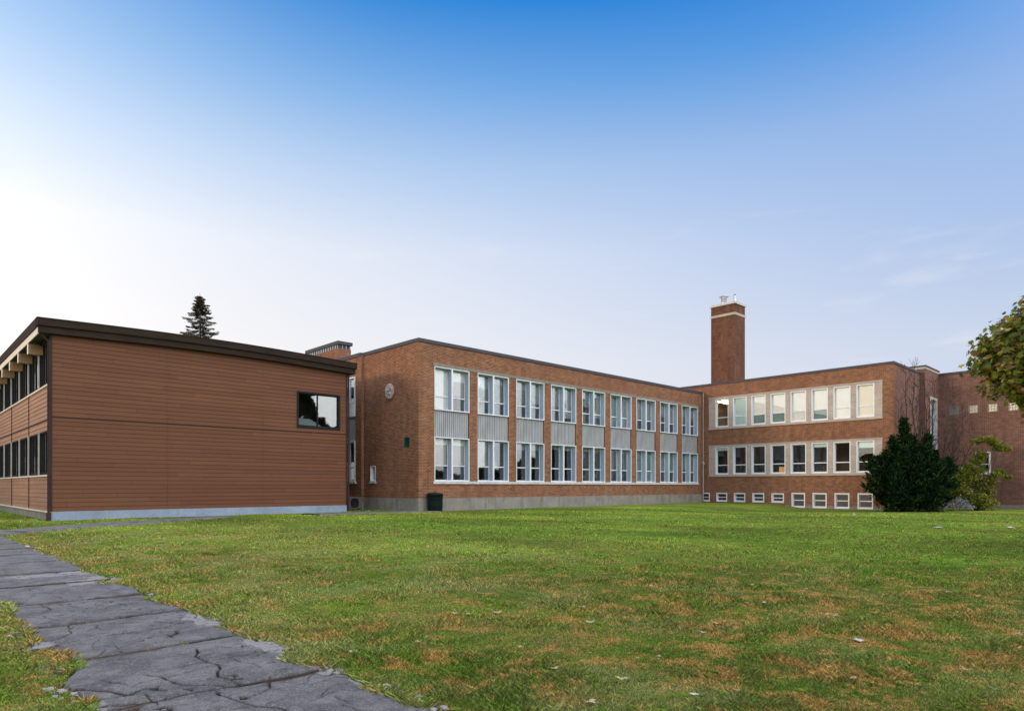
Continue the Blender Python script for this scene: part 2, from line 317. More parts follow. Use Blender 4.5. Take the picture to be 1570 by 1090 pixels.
# ------------------------------------------------------------------ object helpers
def tag(o, label=None, cat=None, group=None, kind=None):
    if label: o['label'] = label
    if cat: o['category'] = cat
    if group: o['group'] = group
    if kind: o['kind'] = kind
    return o
def empty(name, loc, label=None, cat=None, group=None):
    o = bpy.data.objects.new(name, None); COL.objects.link(o); o.location = loc; o.empty_display_size = .2
    return tag(o, label, cat, group)
def link(name, me, parent=None, loc=(0,0,0), rz=0.):
    o = bpy.data.objects.new(name, me); COL.objects.link(o); o.location = loc; o.rotation_euler = (0,0,rz)
    if parent is not None: o.parent = parent
    return o
class MB:
    def __init__(s): s.v = []; s.f = []; s.mi = []; s.sm = []
    def quadset(s, vs, fs, mi=0, sm=False):
        b = len(s.v); s.v += [tuple(map(float, v)) for v in vs]
        for f in fs: s.f.append(tuple(i+b for i in f)); s.mi.append(mi); s.sm.append(sm)
    def box(s, x0, x1, y0, y1, z0, z1, mi=0):
        s.quadset([(x0,y0,z0),(x1,y0,z0),(x1,y1,z0),(x0,y1,z0),(x0,y0,z1),(x1,y0,z1),(x1,y1,z1),(x0,y1,z1)],
                  [(0,3,2,1),(4,5,6,7),(0,1,5,4),(1,2,6,5),(2,3,7,6),(3,0,4,7)], mi)
    def tube(s, pts, rad, n=8, mi=0, cap=True):
        pts = [Vector(p) for p in pts]; rad = rad if hasattr(rad, '__len__') else [rad]*len(pts)
        vs = []; 
        for i, p in enumerate(pts):
            d = (pts[min(i+1, len(pts)-1)] - pts[max(i-1, 0)]).normalized()
            a = d.orthogonal().normalized() if abs(d.z) < .9 else d.cross(Vector((0,1,0))).normalized()
            if abs(d.z) < .9: a = d.cross(Vector((0,0,1))).normalized()
            b = d.cross(a)
            for k in range(n):
                t = 2*math.pi*k/n; vs.append(p + (a*math.cos(t)+b*math.sin(t))*rad[i])
        fs = [(i*n+k, i*n+(k+1) % n, (i+1)*n+(k+1) % n, (i+1)*n+k) for i in range(len(pts)-1) for k in range(n)]
        s.quadset(vs, fs, mi, True)
        if cap: s.quadset(vs[:n], [tuple(range(n))], mi); s.quadset(vs[-n:], [tuple(range(n))], mi)
    def lathe(s, prof, c=(0,0), n=24, mi=0, sm=True):
        vs = [(c[0]+r*math.cos(2*math.pi*k/n), c[1]+r*math.sin(2*math.pi*k/n), z) for r, z in prof for k in range(n)]
        s.quadset(vs, [(i*n+k, i*n+(k+1) % n, (i+1)*n+(k+1) % n, (i+1)*n+k) for i in range(len(prof)-1) for k in range(n)], mi, sm)
    def mesh(s, name, mats):
        me = bpy.data.meshes.new(name); me.from_pydata(s.v, [], s.f)
        for m_ in (mats if isinstance(mats, (list, tuple)) else [mats]): me.materials.append(m_)
        me.polygons.foreach_set('material_index', s.mi); me.polygons.foreach_set('use_smooth', s.sm); me.update(); return me
    def build(s, name, mats, parent=None, loc=(0,0,0), rz=0.):
        return link(name, s.mesh(name, mats), parent, loc, rz)
def rel(root, p): return tuple(Vector(p) - root.location)
def array_mesh(name, V, nper, mat, attrs=None, idx=None):
    """many separate n-gons; V (n*nper, 3)"""
    me = bpy.data.meshes.new(name); nv = len(V); nf = nv//nper
    me.vertices.add(nv); me.vertices.foreach_set('co', np.ascontiguousarray(V, dtype=np.float32).ravel())
    me.loops.add(nv); me.loops.foreach_set('vertex_index', np.arange(nv, dtype=np.int32))
    me.polygons.add(nf); me.polygons.foreach_set('loop_start', np.arange(0, nv, nper, dtype=np.int32))
    try: me.polygons.foreach_set('loop_total', np.full(nf, nper, dtype=np.int32))
    except Exception: pass
    for k, a in (attrs or {}).items():
        at = me.attributes.new(k, 'FLOAT', 'POINT'); at.data.foreach_set('value', np.repeat(np.asarray(a, dtype=np.float32), nper))
    me.materials.append(mat); me.update(calc_edges=True); return me
def grid_mesh(name, X, Y, Z, mat, attrs=None, keep=None, smooth=True):
    ny, nx = X.shape; V = np.stack([X, Y, Z], -1).reshape(-1, 3); i = np.arange((ny-1)*(nx-1)); r = i//(nx-1); c = i % (nx-1)
    F = np.stack([r*nx+c, r*nx+c+1, (r+1)*nx+c+1, (r+1)*nx+c], 1)
    if keep is not None: F = F[keep.reshape(-1)[F].any(1)]
    me = bpy.data.meshes.new(name); me.vertices.add(len(V)); me.vertices.foreach_set('co', V.astype(np.float32).ravel())
    me.loops.add(F.size); me.loops.foreach_set('vertex_index', F.astype(np.int32).ravel())
    me.polygons.add(len(F)); me.polygons.foreach_set('loop_start', np.arange(0, F.size, 4, dtype=np.int32))
    try: me.polygons.foreach_set('loop_total', np.full(len(F), 4, dtype=np.int32))
    except Exception: pass
    me.polygons.foreach_set('use_smooth', np.full(len(F), smooth))
    for k, a in (attrs or {}).items():
        at = me.attributes.new(k, 'FLOAT', 'POINT'); at.data.foreach_set('value', a.astype(np.float32).ravel())
    me.materials.append(mat); me.update(calc_edges=True); return me

# ------------------------------------------------------------------ ground, paths
def axis(lo, hi, fine0, fine1, st, growth=1.25):
    a = list(np.arange(fine0, fine1, st)); s_ = st; x = a[-1]
    while x < hi: s_ *= growth; x += s_; a.append(x)
    s_ = st; x = a[0]
    while x > lo: s_ *= growth; x -= s_; a.insert(0, x)
    return np.array(a)
gx = axis(-450, 450, -4, 68, .45); gy = axis(-450, 450, -6, 55, .45)
GX, GY = np.meshgrid(gx, gy); GZ = ground(GX, GY)
inpath = sstep(.75, 1.15, GX)*(1-sstep(2.45, 2.85, GX))*(1-sstep(27, 28, GY)); GZ = GZ - .10*inpath
tag(link('lawn', grid_mesh('lawn', GX, GY, GZ, lawn_mat)), kind='structure')

JOINTS = [3.25, 4.93, 6.62, 8.45, 10.15, 12.05, 13.7, 15.8, 17.6, 19.4, 21.3, 23.2, 25.1]
def path_edges(y):
    l = 1.03 + .10*(fbm(y*1.1, y*0, 31)-.45) + .05*(vnoise(y*7, y*0, 33)-.5)
    r = 2.64 + .10*(fbm(y*1.2, y*0, 41)-.45) + .05*(vnoise(y*8, y*0, 43)-.5)
    for c, w, a in ((4.15, .35, .15), (6.75, .45, .12), (10.3, .3, .1)): l = l + a*np.exp(-((y-c)/w)**2)
    for c, w, a in ((5.4, .35, .10), (9.6, .3, .12), (11.7, .3, .2), (13.5, .3, .15)): r = r - a*np.exp(-((y-c)/w)**2)
    return l, r
py = [3.0]
while py[-1] < 27.6: py.append(py[-1] + max(.012, .0021*py[-1]**1.15 - .004))
py = np.array(py); px = np.linspace(.80, 2.86, 172)
PX, PY = np.meshgrid(px, py); PY = PY.copy()
el, er = path_edges(PY)
inside = np.minimum(PX-el, er-PX); n_hi = fbm(PX*6, PY*6, 61, 5); inside = inside + .17*(n_hi-.48)
crack = np.zeros_like(PX); dirt = np.zeros_like(PX); tilt = np.zeros_like(PX)
for k, j in enumerate(JOINTS):
    w_ = (.011 + .014*vnoise(PX*2.2, PX*0+k, 71))*(1+.10*max(0, j-4.5))
    d = PY - (j + .10*(vnoise(PX*1.3, PX*0+k*3, 72)-.5) + .035*(vnoise(PX*9, PX*0+k, 73)-.5) + .015*(PX-1.8)*random.uniform(-1,1))
    crack = np.maximum(crack, np.exp(-(d/w_)**2)*1.25)
    dirt = np.maximum(dirt, np.exp(-((d+.02)/(.030+.003*j))**2)*sstep(.50, .62, vnoise(PX*2.6, PX*0+k*7, 74)))
    d2 = PY - (j + .88 + .12*(fbm(PX*1.8, PX*0+k*5, 75)-.45))     # mid-slab hairline
    crack = np.maximum(crack, .75*np.exp(-(d2/.007)**2)*sstep(.30, .5, vnoise(PX*2.5, PX*0+k, 76)))
    a0 = random.uniform(-.012, .012); b0 = random.uniform(-.010, .010); nxt = JOINTS[k+1] if k+1 < len(JOINTS) else 28
    msk = (PY > j) & (PY <= nxt); tilt[msk] += a0*(PX[msk]-1.8) + b0*.6 + .014*(1-(PY[msk]-j)/(nxt-j))
def poly_crack(pts, w):
    global crack
    for (x0,y0),(x1,y1) in zip(pts[:-1], pts[1:]):
        wx = .03*(vnoise(PX*12, PY*12, 81)-.5); wy = .03*(vnoise(PX*12, PY*12, 82)-.5)
        dx, dy = x1-x0, y1-y0; t = np.clip(((PX+wx-x0)*dx+(PY+wy-y0)*dy)/(dx*dx+dy*dy), 0, 1)
        d = np.hypot(PX+wx-x0-t*dx, PY+wy-y0-t*dy); crack = np.maximum(crack, np.exp(-(d/(w*.85))**2))
poly_crack([(1.95,4.93),(1.90,5.3),(2.02,5.6),(1.98,6.0),(2.1,6.35)], .011)
poly_crack([(1.85,5.0),(1.62,5.25),(1.58,5.6),(1.50,5.75)], .011)
poly_crack([(1.05,5.3),(1.25,5.25),(1.40,5.35),(1.5,5.2)], .016)
poly_crack([(1.02,5.7),(1.2,5.45),(1.28,5.25)], .02)
poly_crack([(1.05,5.1),(1.25,5.02),(1.35,4.96)], .018)
poly_crack([(1.75,4.9),(1.80,4.5),(1.95,4.2),(1.9,3.7),(2.0,3.2)], .013)
poly_crack([(1.0,7.2),(1.3,7.45),(1.6,7.55),(2.1,7.5),(2.5,7.75)], .009)
poly_crack([(1.45,8.4),(1.4,7.9),(1.25,7.7)], .007)
poly_crack([(1.3,9.2),(1.5,9.6),(1.45,10.1)], .009)
poly_crack([(.95,12.9),(1.5,12.75),(2.0,13.0),(2.6,12.95)], .022)
poly_crack([(1.9,11.5),(2.3,11.6),(2.7,11.3)], .022)
for _ in range(46):
    x0 = random.uniform(1.05, 2.5); y0 = random.uniform(3.5, 12); a = random.uniform(0, 6.28); pts = [(x0, y0)]
    for k in range(random.randint(2, 4)):
        a += random.uniform(-.8, .8); pts.append((pts[-1][0]+.12*math.cos(a), pts[-1][1]+.16*math.sin(a)))
    poly_crack(pts, random.uniform(.004, .008))
pits = sstep(.70, .76, vnoise(PX*11, PY*9, 91)*.6+vnoise(PX*30, PY*26, 92)*.4); crack = np.maximum(crack, .8*pits*sstep(.45, .6, vnoise(PX*1.5, PY*1.2, 93)))
edge = sstep(-.015, .02, inside)                         # 1 on the asphalt
pale = np.zeros_like(PX)                                 # exposed old concrete along the worn edges
for cx, cy, rx, ry in ((2.62,7.7,.20,.62),(2.60,6.0,.13,.45),(2.58,12.0,.30,.55),(2.45,13.3,.35,.40),(1.02,6.6,.16,.32),(1.05,4.5,.15,.30),(2.62,5.05,.14,.35),(1.08,7.5,.12,.2),(2.64,4.3,.08,.3),(2.3,11.9,.35,.35),(1.9,13.2,.5,.28),(1.0,5.0,.14,.25)):
    pale = np.maximum(pale, sstep(1.25, .75, np.hypot((PX-cx)/rx, (PY-cy)/ry) + .5*(n_hi-.48)*2))
top = .012 + tilt*.8 + .010*(fbm(PX*1.7, PY*1.7, 51)-.45) + .004*(vnoise(PX*20, PY*20, 52)-.5)
low = -.022 + .03*(n_hi-.45)
crack = np.clip(crack, 0, 1)
PZ = low + (top-low)*edge - .035*crack*edge
base_edge = sstep(-.22, -.02, inside + .05*(vnoise(PX*5, PY*5, 55)-.5))
pz_pale = .0 + .012*(vnoise(PX*24, PY*24, 56)-.5)
on_pale = pale*(1-edge*sstep(.0, .1, inside)*.9); PZ = np.where((pale > .5) & (edge < .6), pz_pale, PZ)
dirt = np.clip(np.maximum(dirt*.8, (1-edge)*(1-(pale > .5))), 0, 1)*(1-.0*edge)
PZ = PZ - .12*(1-sstep(-.24, -.16, inside))
PZ = PZ + ground(PX, PY)*.3
tag(link('path', grid_mesh('path', PX, PY, PZ, asphalt, {'crack': crack*(edge > .5), 'pale': pale*np.maximum(1-edge, .0 + (pale > .9)*.85), 'dirt': dirt})), kind='structure')
def sheet(name, left, right, z=.018, n=40):
    def samp(pl, n):
        P = np.array(pl, float); t = np.linspace(0, len(P)-1, n); i = np.minimum(t.astype(int), len(P)-2); f = (t-i)[:, None]; return P[i]*(1-f)+P[i+1]*f
    A = samp(left, n); B = samp(right, n); w = np.linspace(0, 1, 12)[None, :, None]; G = A[:, None]*(1-w)+B[:, None]*w
    X, Y = G[..., 0], G[..., 1]; ed = np.minimum(w[..., 0], 1-w[..., 0]); Z = ground(X, Y) + z - .08*(ed < .02) + .012*(vnoise(X*2, Y*2, 9)-.5)
    cr = np.exp(-(((Y+X) % 1.9-.9)/.03)**2)*.7; zz = np.zeros_like(X)
    return tag(link(name, grid_mesh(name, X, Y, Z, asphalt, {'crack': cr+zz, 'pale': zz, 'dirt': zz})), kind='structure')
sheet('side_path', [(2.2,24.9),(2.86,25.3),(4.3,27.0),(5.6,27.9),(7.0,28.2),(9.1,29.9),(12,31.5)], [(-6,27.6),(1.5,27.4),(3.0,27.5),(4.6,29.0),(7.05,30.9),(9.4,31.8),(12,32.9)], .045)
sheet('wall_path', [(16.5,31.5),(20,31.4),(23.5,30.2)], [(16.0,32.8),(20,33.2),(22.3,31.0)], .05)

# ------------------------------------------------------------------ walls and windows
def wall_mb(Wd, z0, z1, op, t=.35, mb=None, y0=0.):
    """wall in local frame: x 0..Wd, outer face y=y0, openings (x0,x1,z0,z1)"""
    mb = mb or MB(); xs = sorted({0., Wd, *[o[0] for o in op], *[o[1] for o in op]})
    for a, b in zip(xs[:-1], xs[1:]):
        mid = (a+b)/2; hs = sorted([(o[2], o[3]) for o in op if o[0] < mid < o[1]]); z = z0
        for h0, h1 in hs:
            if h0 > z: mb.box(a, b, y0, y0+t, z, h0)
            z = h1
        if z < z1: mb.box(a, b, y0, y0+t, z, z1)
    return mb
RZ = {'S': 0., 'W': -math.pi/2}
WC = {}
def window(parent, wloc, face, w, h, depth=.12, rail=.35, mullions=0, fmat=None, fw=.06, blind=0., bmat=None, name='window', sash=.045, rails=None, label=None, cols=(), proud=.02, gmat=None, shade=0, smat=None):
    key = (w, h, depth, rail, mullions, fw, sash, str(cols), fmat.name, proud, gmat.name if gmat else '')
    if key not in WC:
        f = MB(); fd = .04
        for a_, b_ in ((0, fw), (w-fw, w)): f.box(a_, b_, -proud, fd, 0, h); f.box(a_+.002, b_-.002, fd, depth+.06, 0, h, 1)
        for a_, b_ in ((h-fw, h), (0, fw*1.15)): f.box(fw, w-fw, -proud-.004, fd, a_, b_); f.box(fw-.002, w-fw+.002, fd, depth+.06, a_+.002, b_-.002, 1)
        iw = w-2*fw
        f.box(fw, fw+sash, depth-.01, depth+.05, fw*1.15, h-fw); f.box(w-fw-sash, w-fw, depth-.01, depth+.05, fw*1.15, h-fw)
        if rail: f.box(fw+sash, w-fw-sash, depth-.03, depth+.05, h*rail-.035, h*rail+.035)
        f.box(fw+sash, w-fw-sash, depth-.005, depth+.05, h-fw-sash, h-fw); f.box(fw+sash, w-fw-sash, depth-.005, depth+.05, fw*1.15, fw*1.15+sash)
        for c in cols: f.box(c-.03, c+.03, depth-.02, depth+.05, fw*1.15+sash, h-fw-sash)
        g_ = MB(); g_.box(fw+sash*.5, w-fw-sash*.5, depth+.02, depth+.032, fw*1.15+sash*.5, h-fw-sash*.5)
        WC[key] = (f.mesh(name+'_frame', [fmat, reveal_paint if depth > .3 else fmat]), g_.mesh('pane', gmat or glass))
    fm, gm_ = WC[key]
    loc = rel(parent, wloc) if parent.type == 'EMPTY' else wloc
    o = link(name, fm, parent, loc, RZ[face])
    if label: o['label'] = label
    link('pane', gm_, o)
    if blind > 0:
        kb = ('b', w, h, depth, round(blind, 2), (bmat or blind_mat).name)
        if kb not in WC:
            b = MB(); hb = (h-.1)*blind; b.box(fw+.02, w-fw-.02, depth+.055, depth+.065, h-.05-hb, h-.05); b.box(fw+.02, w-fw-.02, depth+.05, depth+.072, h-.05-hb-.03, h-.05-hb)
            WC[kb] = b.mesh('blind', bmat or blind_mat)
        link('blind', WC[kb], o)
    if shade > 0:
        kb = ('s', w, h, depth, shade, (smat or shade_mat).name)
        if kb not in WC:
            b = MB(); hb = (h-.1)*shade; b.box(fw+.03, w-fw-.03, depth+.085, depth+.094, h-.05-hb, h-.05); WC[kb] = b.mesh('shade', smat or shade_mat)
        link('shade', WC[kb], o)
    return o

# ================= middle classroom wing
CR = empty('school_building', (22.5, 31.2, 0), 'two storey brick classroom wing with nine tall bays of white windows and grey ribbed panels', 'building')
T = .35; ZB, ZT = .77, 10.0
B0, PITCH, OW = 23.63-22.5, 3.385, 2.70
LU0, LU1, LL0, LL1 = 6.03, 8.61, 1.79, 4.43
ops = [(B0+PITCH*i, B0+PITCH*i+OW, LL0, LU1) for i in range(9)]
wall_mb(31.8, ZB, ZT, ops, T).build('front_wall', brick, CR)
mb = MB(); mb.box(-.02, 31.8, -.02, T, -.6, ZB); mb.box(-.02, T, T, 6.0, -.6, ZB); mb.build('foundation', concrete, CR)
mb = MB(); mb.box(-.05, 31.8, -.06, .45, ZT-.10, ZT+.10); mb.box(-.06, .45, .45, 6.05, ZT-.10, ZT+.10); mb.box(-.24, .45, 6.05, 20, ZT-.12, ZT+.10); mb.build('coping', coping_mat, CR)
x0 = B0-.1; x1 = B0+PITCH*8+OW+.1
mb = MB(); n = 9
for i in range(n):
    a = x0+(x1-x0)*i/n; b = x0+(x1-x0)*(i+1)/n-.012; mb.box(a, b, -.035, .12, LU1, 8.79)
mb.build('lintel', lintel_mat, CR)
mb = MB()
for i in range(n):
    a = x0+(x1-x0)*i/n; b = x0+(x1-x0)*(i+1)/n-.012; mb.box(a, b, -.07, .12, 1.63, LL0)
mb.build('sill', sill_paint, CR)
# ribbed panels between storeys
p_ = MB(); p_.box(0, OW, .10, .16, LU0, LU0+.001) if False else None
p_ = MB(); p_.box(0, OW, .12, .20, 0, LU0-LL1)
x = .03
while x < OW-.05:
    p_.box(x, x+.095, .085, .12, .0, LU0-LL1-.002); x += .15
pm = p_.mesh('spandrel_panel', panel_mat)
ub = [(.95,.25),(.32,.16),(.22,.55),(.55,.85),(.45,.75),(.92,.95),(.60,.62),(.45,.60),(.35,.35)]
lb = [(.14,.14),(.07,.05),(.16,.16),(.10,.12),(.10,.10),(.10,.10),(.97,.97),(.62,.60),(.55,.60)]
us = [(0,.62),(.62,.62),(.62,0),(.62,0),(0,0),(0,0),(.62,.62),(0,.62),(.62,.45)]; ls = [(.62,.62),(.62,0),(0,0),(0,0),(0,0),(.62,.62),(0,0),(0,0),(0,0)]
for i in range(9):
    X = 22.5+B0+PITCH*i
    link('spandrel_panel', pm, CR, rel(CR, (X, 31.2, LL1)))
    for k in range(2):
        hw = OW/2
        window(CR, (X+k*hw, 31.2, LU0), 'S', hw, LU1-LU0, .36, .34, fmat=white_paint, fw=.055, sash=.03, shade=us[i][k], blind=ub[i][k], bmat=blind_teal if i in (4,5) and k == 0 else blind_mat)
        window(CR, (X+k*hw, 31.2, LL0), 'S', hw, LL1-LL0, .36, .36, fmat=white_paint, fw=.055, sash=.03, shade=ls[i][k], blind=lb[i][k], bmat=blind_teal if i >= 6 else blind_mat)
# west side wall, facing the clad wing
fv = (32.1, 32.6, 3.83, 4.37)
so_ = [(37.2-36.4, 37.2-35.8, 1.79, 2.78), (37.2-32.6, 37.2-32.1, 3.83, 4.37)]
wall_mb(37.2-31.55, ZB, ZT, so_, T).build('side_wall', brick, CR, rel(CR, (22.5, 37.2, 0)), RZ['W'])
s2 = [(53-39.7, 53-37.95, 1.79, 8.63)]
wall_mb(53-37.2, .5, ZT-.02, s2, .30).build('side_wall', brick, CR, rel(CR, (22.32, 53, 0)), RZ['W'])
mb = MB(); mb.box(22.30-22.5, .1, 6.02, 20, -.5, .5); mb.build('foundation', concrete, CR)
mb = MB(); mb.box(0, .72, -.06, .10, 0, .12); mb.build('sill', sill_paint, CR, rel(CR, (22.5, 36.46, 1.67)), RZ['W'])
mb = MB(); mb.box(0, 2.0, -.09, .10, 0, .14); mb.build('sill', sill_paint, CR, rel(CR, (22.32, 39.8, 1.65)), RZ['W'])
window(CR, (22.5, 36.4, 1.79), 'W', .6, .99, .14, 0, fmat=white_paint, fw=.05)
for zz, hh in ((6.03, 2.6), (1.79, 2.64)):
    window(CR, (22.32, 39.7, zz), 'W', 1.75, hh, .12, .35, fmat=white_paint, fw=.08, proud=.05, blind=.5, bmat=blind_teal, cols=(.87,))
mb = MB(); mb.box(0, 1.75, .03, .16, 0, 1.60); mb.build('spandrel_panel', panel_mat, CR, rel(CR, (22.32, 39.7, 4.43)), RZ['W'])
mb = MB(); mb.box(-.03, .53, -.03, .12, -.03, .02); mb.box(-.03, .02, -.03, .12, .02, .52); mb.box(.48, .53, -.03, .12, .02, .52); mb.box(-.03, .53, -.03, .12, .52, .57)
for k in range(6): mb.quadset([(.02,-.01,.04+k*.08),(.48,-.01,.04+k*.08),(.48,.08,.10+k*.08),(.02,.08,.10+k*.08)], [(0,1,2,3)])
mb.box(0, .5, .12, .2, 0, .54); mb.build('vent', green_metal, CR, rel(CR, (22.5, 32.6, 3.83)), RZ['W'])
# octagonal stone relief
def octo(r, y0, y1, mb, mi=0):
    a = [(r*math.cos(math.pi/8+k*math.pi/4), r*1.0*math.sin(math.pi/8+k*math.pi/4)) for k in range(8)]
    vs = [(x, y0, z) for x, z in a]+[(x, y1, z) for x, z in a]
    mb.quadset(vs, [tuple(range(8))]+[(k, (k+1) % 8, 8+(k+1) % 8, 8+k) for k in range(8)], mi)
mb = MB(); octo(.58, -.05, .1, mb, 0); octo(.50, -.075, .1, mb, 1)
random.seed(3)
for k in range(14):
    a = random.uniform(0, 6.28); r = random.uniform(.05, .36); x, z = r*math.cos(a), r*math.sin(a)
    mb.lathe([(0,0)], (0,0)) if False else None
    rr = random.uniform(.05, .12); pts = [(x+rr*math.cos(t*math.pi/4)*math.cos(q*.5), -.075-rr*.7*math.sin(q*.5), z+rr*math.sin(t*math.pi/4)*math.cos(q*.5)) for q in range(4) for t in range(8)]
    mb.quadset(pts, [(q*8+t, q*8+(t+1) % 8, (q+1)*8+(t+1) % 8, (q+1)*8+t) for q in range(3) for t in range(8)], 1, True)
mb.build('stone_relief', [brick, stone], CR, rel(CR, (22.5, 34.15, 7.31)), RZ['W'])
# roof, floors, rooms
mb = MB(); mb.box(22.9, 54.2, 31.6, 41.3, 9.5, 9.62); mb.box(22.7, 30, 41.3, 53, 9.5, 9.62)
mb2 = MB()
for b in (mb,): b.v = [(x-22.5, y-31.2, z) for x, y, z in b.v]
mb.build('roof', roof_mat, CR)
mb = MB(); mb.box(.36, 31.6, .40, 9.6, .75, .95); mb.box(.36, 31.6, .40, 9.6, 4.75, 5.3); mb.box(.36, 31.6, .40, 9.6, 9.2, 9.4); mb.build('interior_floor', dark_inside, CR)
mb = MB(); mb.box(.36, 31.6, 7.0, 7.2, .95, 9.2)
for i in (0, 2, 4, 6, 8): mb.box(B0+PITCH*i+OW+.2, B0+PITCH*i+OW+.35, .45, 7.0, .95, 9.2)
mb.build('interior_wall', room_wall, CR)
# rooftop plant room behind the clad roof
mb = MB(); mb.box(.5, 1.5, 10.2, 14.9, 9.6, 11.12); mb.box(.54, 1.46, 10.24, 14.86, 11.12, 11.42, 1); 
for k in range(14): mb.box(.50, .54, 10.2+k*.34, 10.2+k*.34+.17, 11.12, 11.42, 2)
for k in range(4): mb.box(.5+k*.3, .56+k*.3, 10.20, 10.24, 11.12, 11.42, 2)
mb.box(.42, 1.58, 10.1, 15, 11.4, 11.62, 1); mb.build('plant_room', [brick, coping_mat, panel_mat], CR)

# ================= east wing
EB = empty('school_building', (54.3, 13, 0), 'brick wing at right with stone framed window bands, basement windows and a tall chimney', 'building')
YE = 15.5                                  # near corner
YN = 42.0; EW = YN-YE
def yu(y): return YN-y
C0 = 18.07; WP = 1.697; WWd = 1.27
wys = [C0 + WP*i for i in range(8)]        # upper edge (far side) Y of each window, i=0 nearest
ops = [(yu(30.6), yu(16.25), 6.60, 9.46), (yu(30.6), yu(16.25), 2.36, 5.14)]
bz = []
for i in range(9):
    if i < 4: bz.append((C0-.08+WP*i, 1.10, -.27, .95))
    else: bz.append((C0-.08+WP*i, 1.06, .10, .90))
ops += [(yu(y), yu(y)+w_, z0_, z1_) for y, w_, z0_, z1_ in bz]
wall_mb(EW, -.08, 10.68, ops, .4).build('front_wall', brick, EB, rel(EB, (54.3, YN, 0)), RZ['W'])
mb = MB(); mb.box(-11, 0, -.012, .39, -.6, -.08) if False else None
mb.box(0, EW, -.02, .39, -.9, -.28)
e_ops = [(yu(y), yu(y)+w_, -.28, -.08) for y, w_, z0_, z1_ in bz[:4]]
wall_mb(EW, -.28, -.08, e_ops, .39, mb, -.02)
mb.build('foundation', concrete, EB, rel(EB, (54.3, YN, 0)), RZ['W'])
# stone bands: surround with piers
for z0_, z1_ in ((6.60, 9.46), (2.36, 5.14)):
    so2 = [(yu(y), yu(y)+WWd, z0_+.17, z1_-.15) for y in wys]
    so2 = [(a-yu(30.6), b-yu(30.6), c, d) for a, b, c, d in so2]
    mb = wall_mb(yu(16.25)-yu(30.6), z0_, z1_, so2, .40, None, -.03)
    mb.box(-.03, yu(16.25)-yu(30.6)+.03, -.07, .1, z1_-.09, z1_+.02); mb.box(-.03, yu(16.25)-yu(30.6)+.03, -.07, .1, z0_-.02, z0_+.08)
    mb.build('stone_band', stone, EB, rel(EB, (54.3, 30.6, 0)), RZ['W'])
ub = [(1., blind_cream), (1., blind_mat), (.64, blind_mat), (1., blind_mat), (.64, blind_mat), (.64, blind_mat), (1., blind_teal), (0, None)]
lb = [(.2, blind_teal), (0, None), (.12, blind_teal), (0, None), (0, None), (0, None), (0, None), (.1, blind_mat)]
for i, y in enumerate(wys):
    b, bm_ = ub[i]
    window(EB, (54.3, y, 6.77), 'W', WWd, 2.54, .16, .345, fmat=white_paint, fw=.075, blind=b, bmat=bm_, shade=1. if b == .64 else 0, smat=teal_shadowed)
    b, bm_ = lb[i]
    window(EB, (54.3, y, 2.53), 'W', WWd, 2.46, .16, .34, fmat=white_paint, fw=.075, blind=b, bmat=bm_)
for y, w_, z0_, z1_ in bz:
    window(EB, (54.3, y, z0_), 'W', w_, z1_-z0_, .14, .50, fmat=white_paint, fw=.09, name='basement_window', gmat=screen_mat)
mb = MB(); mb.box(0, EW+.05, -.06, .45, 10.62, 10.79); mb.build('coping', coping_mat, EB, rel(EB, (54.3, YN, 0)), RZ['W'])
# south return wall, tower, back wall
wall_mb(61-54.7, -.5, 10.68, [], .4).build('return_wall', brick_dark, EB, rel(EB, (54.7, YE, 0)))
mb = MB(); mb.box(0, 6.4, -.06, .45, 10.62, 10.79); mb.build('coping', coping_mat, EB, rel(EB, (54.76, YE, 0)))
mb = wall_mb(4.02, -.5, 11.18, [(1.45, 3.55, 4.2, 8.9)], .4); mb.box(0, .4, .4, 2.6, -.5, 11.18); mb.box(.0, 4.02, 2.6, 3.0, 9.0, 11.18)
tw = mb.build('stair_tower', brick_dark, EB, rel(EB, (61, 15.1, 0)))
mb = MB(); mb.box(-.07, 4.1, -.07, 3.1, 11.18, 11.30); mb.box(-.03, 4.05, -.03, 3.05, 11.0, 11.18, 1); mb.build('coping', [coping_mat, stone], EB, rel(EB, (61, 15.1, 0)))
window(EB, (61+1.45, 15.1, 4.2), 'S', 2.1, 4.7, .2, .5, fmat=sill_paint, fw=.22, cols=(1.05,), blind=0)
BY0 = 15.45
gb = [(14.3, .68), (12.97, .68), (11.66, .68), (10.3, .68)]
bo = [(BY0-y, BY0-y+w_, 7.5, 8.2) for y, w_ in gb] + [(BY0-12.5, BY0-11.45, 2.55, 4.3)]
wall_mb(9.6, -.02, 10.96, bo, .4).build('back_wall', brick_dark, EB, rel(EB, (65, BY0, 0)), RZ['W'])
mb = MB(); mb.box(.3, 9.6, -.10, .38, -.9, -.02); mb.build('foundation', concrete, EB, rel(EB, (65, BY0, 0)), RZ['W'])
mb = MB(); mb.box(0, 9.6, -.06, .45, 10.90, 11.07); mb.build('coping', coping_mat, EB, rel(EB, (65, BY0, 0)), RZ['W'])
for y, w_ in gb:
    f = MB(); t_ = .05
    f.box(0, w_, -.015, .15, 0, t_); f.box(0, w_, -.015, .15, .7-t_, .7); f.box(0, t_, -.015, .15, t_, .7-t_); f.box(w_-t_, w_, -.015, .15, t_, .7-t_)
    for a in range(3):
        for b in range(3):
            q = (w_-2*t_)/3; q2 = (.7-2*t_)/3; f.box(t_+a*q+.012, t_+(a+1)*q-.012, .07, .2, t_+b*q2+.012, t_+(b+1)*q2-.012, 1)
    f.box(t_, w_-t_, .10, .18, t_, .7-t_, 0)
    f.build('glass_block_window', [concrete, glassblock], EB, rel(EB, (65, y, 7.5)), RZ['W'])
window(EB, (65, 12.5, 2.55), 'W', 1.05, 1.75, .1, .42, fmat=white_paint, fw=.11)
